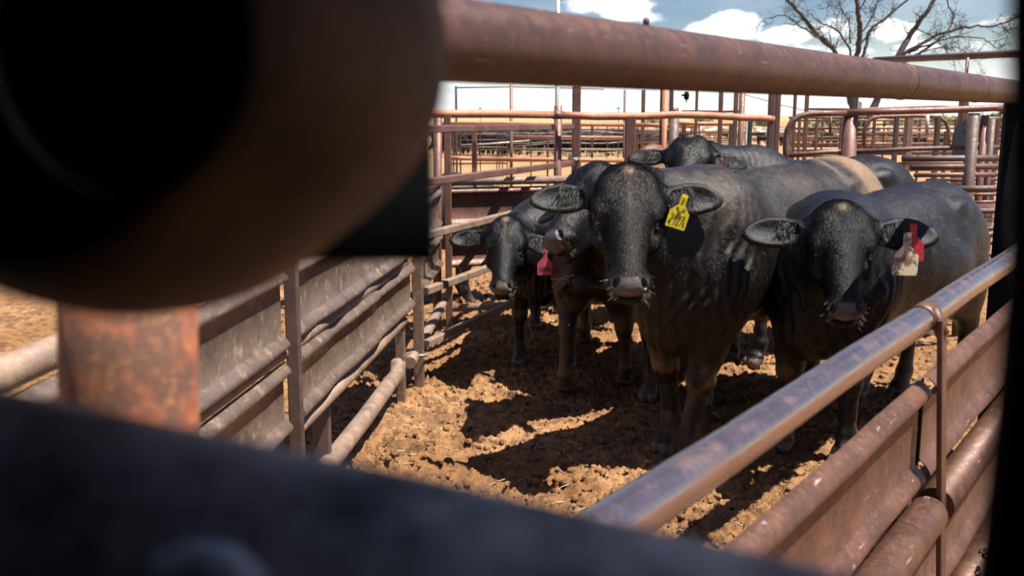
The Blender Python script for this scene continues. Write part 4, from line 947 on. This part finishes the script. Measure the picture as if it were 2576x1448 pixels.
# lamp and small uprights on the skyline
lamp = thing('lamp_post', 'thin post with a small black fitting on top behind the back rail', 'lamp post', tuple(P(1727, 280, 14)[:2]) + (0,))
vpost(lamp, 1727, 244, 14, 3.6, M['galv'], 1); mb = MB(); c = P(1727, 240, 14); mb.tube([c + Vector((0, 0, -.06)), c, c + Vector((0, 0, .05))], [.03, .04, .025], 10); mb.box(c + Vector((-.04, 0, .0)), .05, .03, .03); mb.obj('fitting', M['near_black'], lamp)
o = vpost(None, 1751.5, 247, 15, 2.6, M['near_black'], 1, 'thin_post'); props(o, 'thin black rod standing right of the small lamp post', 'post')
for k, (x, y, d) in enumerate(((1208, 271, 60), (1556, 271, 60))):
    t_ = thing('power_pole', ('small power pole on the left horizon above the back rail', 'small power pole on the horizon left of the orange post')[k], 'power pole', tuple(P(x, 300, d)[:2]) + (-.8,), 'poles on the horizon')
    vpost(t_, x, y, d, 1.6, M['near_black'], 1, 'pole', -1); mb = MB(); mb.tube([P(x - 4, y + 2, d), P(x + 4, y + 2, d)], .03, 5); mb.obj('crossarm', M['near_black'], t_)
# white braces
br = thing('white_braces', 'pair of slanted white pipes in the far pen above the looking bull', 'braces', tuple(P(1770, 340, 22)[:2]) + (0,))
for x in (1764, 1798):
    for k in (0, 1): hrail(br, [(x - k * 6, 316 + k * 24 + 4), (x - 6 - k * 5, 336 + k * 22)], 22, 5, M['white'], 'brace')

# trough with bright water
m, t, bs = newmat('pond_water'); bs.inputs['Base Color'].default_value = (.35, .38, .40, 1); bs.inputs['Roughness'].default_value = .25
mb = MB(); cx = P(2290, 350, 95).x
vs = []; n = 28
for k in range(n): a = 6.283 * k / n; vs.append((cx + 13 * math.cos(a) * (1 + .12 * math.sin(3 * a)), 92 + 4.5 * math.sin(a), -1.35 + .02))
o = link('pond_water', mesh_np('pond_water', vs, [tuple(range(n))], False), m); o['kind'] = 'structure'

# ------------------------------------------------------------------ far cattle
def far_meshes():
    out = []
    for k in range(3):
        F = Field(); B = np.eye(3)
        E = lambda x, y, z, a, b, c, kk=.08: F.ell((x, y, z), B, (a, b, c), kk)
        E(0, 0, .95, .68, .27, .32); E(.45, 0, 1.15, .25, .14, .16); E(-.6, 0, 1.05, .28, .24, .24)
        for x in (-.66, .48):
            for y in (-.15, .15): F.cone((x, y, .8), (x + .03 * k, y, .03), .10, .045, .05)
        hz = (.55, 1.1, .85)[k]; F.cone((.55, 0, 1.1), (.98, 0, hz + .15), .19, .13, .08); F.cone((.98, 0, hz + .12), (1.25, .02, hz - .18), .13, .08, .05)
        F.cone((.98, -.2, hz + .15), (.98, .2, hz + .15), .03, .03, .03); F.cone((-.88, 0, 1.1), (-.92, 0, .5), .03, .025, .03)
        V, Q, _ = polygonise(F, .075); me = mesh_np('far_cow', V, Q); out.append(me)
    return out
FM = far_meshes()
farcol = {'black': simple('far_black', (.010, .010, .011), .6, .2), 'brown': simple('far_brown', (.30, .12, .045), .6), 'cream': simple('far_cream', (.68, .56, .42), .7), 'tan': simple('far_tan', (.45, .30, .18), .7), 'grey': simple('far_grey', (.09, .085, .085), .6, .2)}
cache = {}
def far_cow(kind, mi, x, y, rz, sc, label, group):
    key = (kind, mi)
    if key not in cache: me = FM[mi].copy(); me.name = 'far_cow'; me.materials.clear(); me.materials.append(farcol[kind]); cache[key] = me
    o = bpy.data.objects.new({'black': 'black_cow', 'brown': 'brown_cow', 'cream': 'cream_cow', 'tan': 'tan_cow', 'grey': 'grey_cow'}[kind], cache[key]); COL.objects.link(o)
    o.location = (x, y, float(terrain_z(np.array([x]), np.array([y]))[0])); o.rotation_euler = (0, 0, rz); o.scale = (sc,) * 3
    props(o, label, 'cow', group)
rng = random.Random(21)
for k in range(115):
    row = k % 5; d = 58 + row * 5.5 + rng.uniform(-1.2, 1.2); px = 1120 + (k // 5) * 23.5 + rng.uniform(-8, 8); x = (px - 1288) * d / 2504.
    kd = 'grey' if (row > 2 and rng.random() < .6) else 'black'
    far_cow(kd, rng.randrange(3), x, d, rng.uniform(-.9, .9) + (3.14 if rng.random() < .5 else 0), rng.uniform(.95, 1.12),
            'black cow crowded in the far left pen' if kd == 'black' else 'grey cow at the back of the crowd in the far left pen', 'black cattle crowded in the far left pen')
for k in range(170):
    row = k % 5; d = 140 + row * 17 + rng.uniform(-5, 5); px = 1640 + (k // 5) * 26 + rng.uniform(-12, 12); x = (px - 1288) * d / 2504.
    kd = ('tan', 'cream', 'cream', 'cream', 'cream')[row] if rng.random() < .8 else rng.choice(('black', 'tan', 'brown'))
    if row == 0 and rng.random() < .5: kd = 'black'
    far_cow(kd, rng.randrange(3), x, d, rng.uniform(-.9, .9) + (3.14 if rng.random() < .5 else 0), rng.uniform(.9, 1.1), kd + ' cow in the long pale row of the far right pen', 'pale cattle in the far right pen')
for k, (px, d, kd) in enumerate(((2236, 92, 'brown'), (2222, 96, 'brown'), (2250, 97, 'brown'), (2060, 90, 'black'), (2085, 94, 'black'), (2100, 84, 'black'), (1915, 88, 'black'), (1945, 92, 'black'), (2330, 105, 'black'), (2390, 108, 'brown'))):
    far_cow(kd, k % 3, (px - 1288) * d / 2504., d, .2 + (k % 2) * 3, .8, kd + ' cow standing apart on the open dirt beyond the right pens', 'cattle on the open dirt beyond the pens')

rng = random.Random(77)
for k in range(16):
    kd = rng.choice(('brown', 'brown', 'tan', 'black')); d = rng.uniform(95, 118); px = 1900 + k * 31 + rng.uniform(-9, 9)
    far_cow(kd, rng.randrange(3), (px - 1288) * d / 2504., d, rng.uniform(-.5, .5) + 3.14 * (k % 2), .85, kd + ' cow in the loose group grazing in front of the pale row', 'loose cattle in front of the pale row')
# ------------------------------------------------------------------ vegetation
def far_trees():
    rng = random.Random(4)
    spots = [(1640, 230), (1680, 260), (1760, 250), (1905, 210), (1925, 240), (2040, 110), (2070, 260), (2100, 240), (2240, 250), (2290, 230), (2350, 240), (2390, 250), (2470, 90), (2500, 95), (2525, 92), (2150, 270), (2560, 96)]
    base = []
    for k in range(3):
        v = []; f = []; rg = np.random.RandomState(k)
        for i in range(900):
            c = rg.normal(size=3); c /= np.linalg.norm(c); c *= rg.rand() ** .4; c = c * np.array([1, 1, .7]) * (1 + .35 * perlin(c[None] * 2 + k)[0]) + np.array([0, 0, .95])
            a, b = rg.normal(size=3), rg.normal(size=3); a *= .06; b *= .06; j = len(v); v += [c, c + a, c + a + b, c + b]; f.append((j, j + 1, j + 2, j + 3))
        me = mesh_np('crown', np.array(v), f, False); me.materials.append(M['leaf']); base.append(me)
    for k, (px, d) in enumerate(spots):
        x = (px - 1288) * d / 2504.; z = -2. if d > 125 else -1.4; s = {110: 1.7, 90: 1.9, 95: 2.0, 92: 2.1, 96: 2.0}.get(d, rng.uniform(1.9, 2.6)); s *= .8 if d == 110 else 1
        t_ = thing('green_tree', 'small green tree on the horizon beyond the pens', 'tree', (x, d, z), 'green trees along the horizon')
        c = bpy.data.objects.new('crown', base[k % 3]); COL.objects.link(c); c.parent = t_; c.scale = (s * 1.2, s * 1.2, s)
        tr = MB().tube([(0, 0, 0), (0.05, 0, s * .6)], [.12, .06], 6).mesh('trunk'); tr.materials.append(M['bark']); c = bpy.data.objects.new('trunk', tr); COL.objects.link(c); c.parent = t_
far_trees()

def dead_tree():
    D = 30.; root = thing('dead_tree', 'large leafless dead tree with twisting bare branches against the sky at upper right', 'tree', tuple(P(2170, 400, D)[:2]) + (-.2,))
    rng = random.Random(12); tr = MB(); br = MB(); px2m = D / 2504.
    def pt(x, y, dd=0): return P(x, y, D + dd)
    def smoothpath(pts, k=4):
        out = []; n = len(pts)
        for i in range(n - 1):
            p0, p1, p2, p3 = pts[max(i - 1, 0)], pts[i], pts[i + 1], pts[min(i + 2, n - 1)]
            for j in range(k):
                t = j / k; out.append(.5 * ((2 * p1) + (p2 - p0) * t + (2 * p0 - 5 * p1 + 4 * p2 - p3) * t * t + (3 * p1 - p0 - 3 * p2 + p3) * t ** 3))
        return out + [pts[-1]]
    def twig(p, d, l, r, lev):
        n = max(4, int(l / .09)); pts = [p]; q = p.copy(); dd = d.copy(); rr = [r]
        for i in range(n):
            dd = (dd + Vector((rng.gauss(0, .26), rng.gauss(0, .26), rng.gauss(.02, .26)))).normalized(); q = q + dd * (l / n); pts.append(q.copy()); rr.append(max(.0045, r * (1 - .8 * (i + 1) / n)))
        br.tube(pts, rr, 5 if r < .02 else 7, caps=False)
        if lev > 0:
            for _ in range(rng.choice((3, 4, 5)) if lev > 1 else rng.choice((2, 3))):
                i = rng.randrange(1, n); side = Vector((rng.gauss(0, 1), rng.gauss(0, 1), rng.gauss(0, .8))).normalized()
                twig(pts[i], (dd * .5 + side * .9).normalized(), l * rng.uniform(.35, .65), max(.0055, rr[i] * .6), lev - 1)
    def limb(pts, w0, w1, mb, ntw=10, depth=0., lev=2, tl=1.):
        n = len(pts); pp = [pt(x, y, depth * i / (n - 1) + rng.uniform(-.1, .1) * (i > 0)) for i, (x, y) in enumerate(pts)]; sp_ = smoothpath(pp, 5); m = len(sp_)
        sp_ = [q + Vector((rng.gauss(0, .014), rng.gauss(0, .014), rng.gauss(0, .014))) * (0 < i < m - 1) for i, q in enumerate(sp_)]
        rr = [(w0 + (w1 - w0) * i / (m - 1)) * px2m * .42 for i in range(m)]; mb.tube(sp_, rr, 10, wob=.22, seed=m)
        for _ in range(ntw):
            i = rng.randrange(m // 5, m - 1); d = (sp_[i + 1] - sp_[i]).normalized(); side = Vector((rng.gauss(0, 1), rng.gauss(0, .8), rng.gauss(.1, .9))).normalized()
            twig(sp_[i], (d * .7 + side).normalized(), rng.uniform(.35, 1.0) * tl, max(.007, rr[i] * .38), lev)
        twig(sp_[-1], (sp_[-1] - sp_[-2]).normalized(), .8 * tl, rr[-1] * .8, lev)
    limb([(2168, 430), (2166, 380), (2164, 340), (2150, 290), (2138, 240)], 30, 22, tr, 0)
    limb([(2138, 245), (2146, 190), (2158, 130), (2162, 80), (2159, 30), (2152, -40)], 19, 12, tr, 9)
    limb([(2166, 350), (2190, 290), (2218, 220), (2258, 145), (2293, 85), (2328, 35), (2368, -25), (2420, -90)], 25, 8, tr, 8)
    limb([(2135, 235), (2118, 170), (2094, 123), (2047, 79), (2015, 38), (1979, -4), (1950, -60)], 17, 8, br, 10)
    limb([(2150, 190), (2173, 135), (2190, 76), (2214, 56), (2249, 29), (2290, -6), (2330, -40)], 11, 4, br, 11)
    limb([(2142, 210), (2138, 129), (2120, 97), (2100, 73), (2064, 59), (2040, 36)], 8, 3, br, 9)
    limb([(2090, 118), (2050, 92), (2010, 62), (1975, 40), (1935, 45)], 7, 2.5, br, 8)
    limb([(2140, 110), (2136, 60), (2122, 30), (2105, -5)], 5, 2.5, br, 6)
    limb([(2262, 142), (2337, 100), (2395, 76), (2450, 68), (2498, 66), (2545, 50), (2590, 20)], 10, 4, br, 14)
    limb([(2300, 140), (2316, 132), (2366, 98), (2390, 68), (2398, 40), (2384, 8), (2380, -30)], 8, 3, br, 10)
    limb([(2285, 135), (2340, 112), (2400, 95), (2470, 98), (2500, 118), (2520, 128)], 6, 2, br, 12)
    limb([(2300, 70), (2350, 95), (2380, 130), (2400, 160)], 4, 2, br, 7)
    limb([(2240, 180), (2290, 150), (2330, 128), (2400, 120), (2440, 138)], 6, 2, br, 8)
    limb([(2159, 90), (2190, 50), (2205, 10), (2215, -30)], 5, 3, br, 10)
    tr.obj('trunk', M['bark'], root); br.obj('branches', M['bark'], root)
dead_tree()
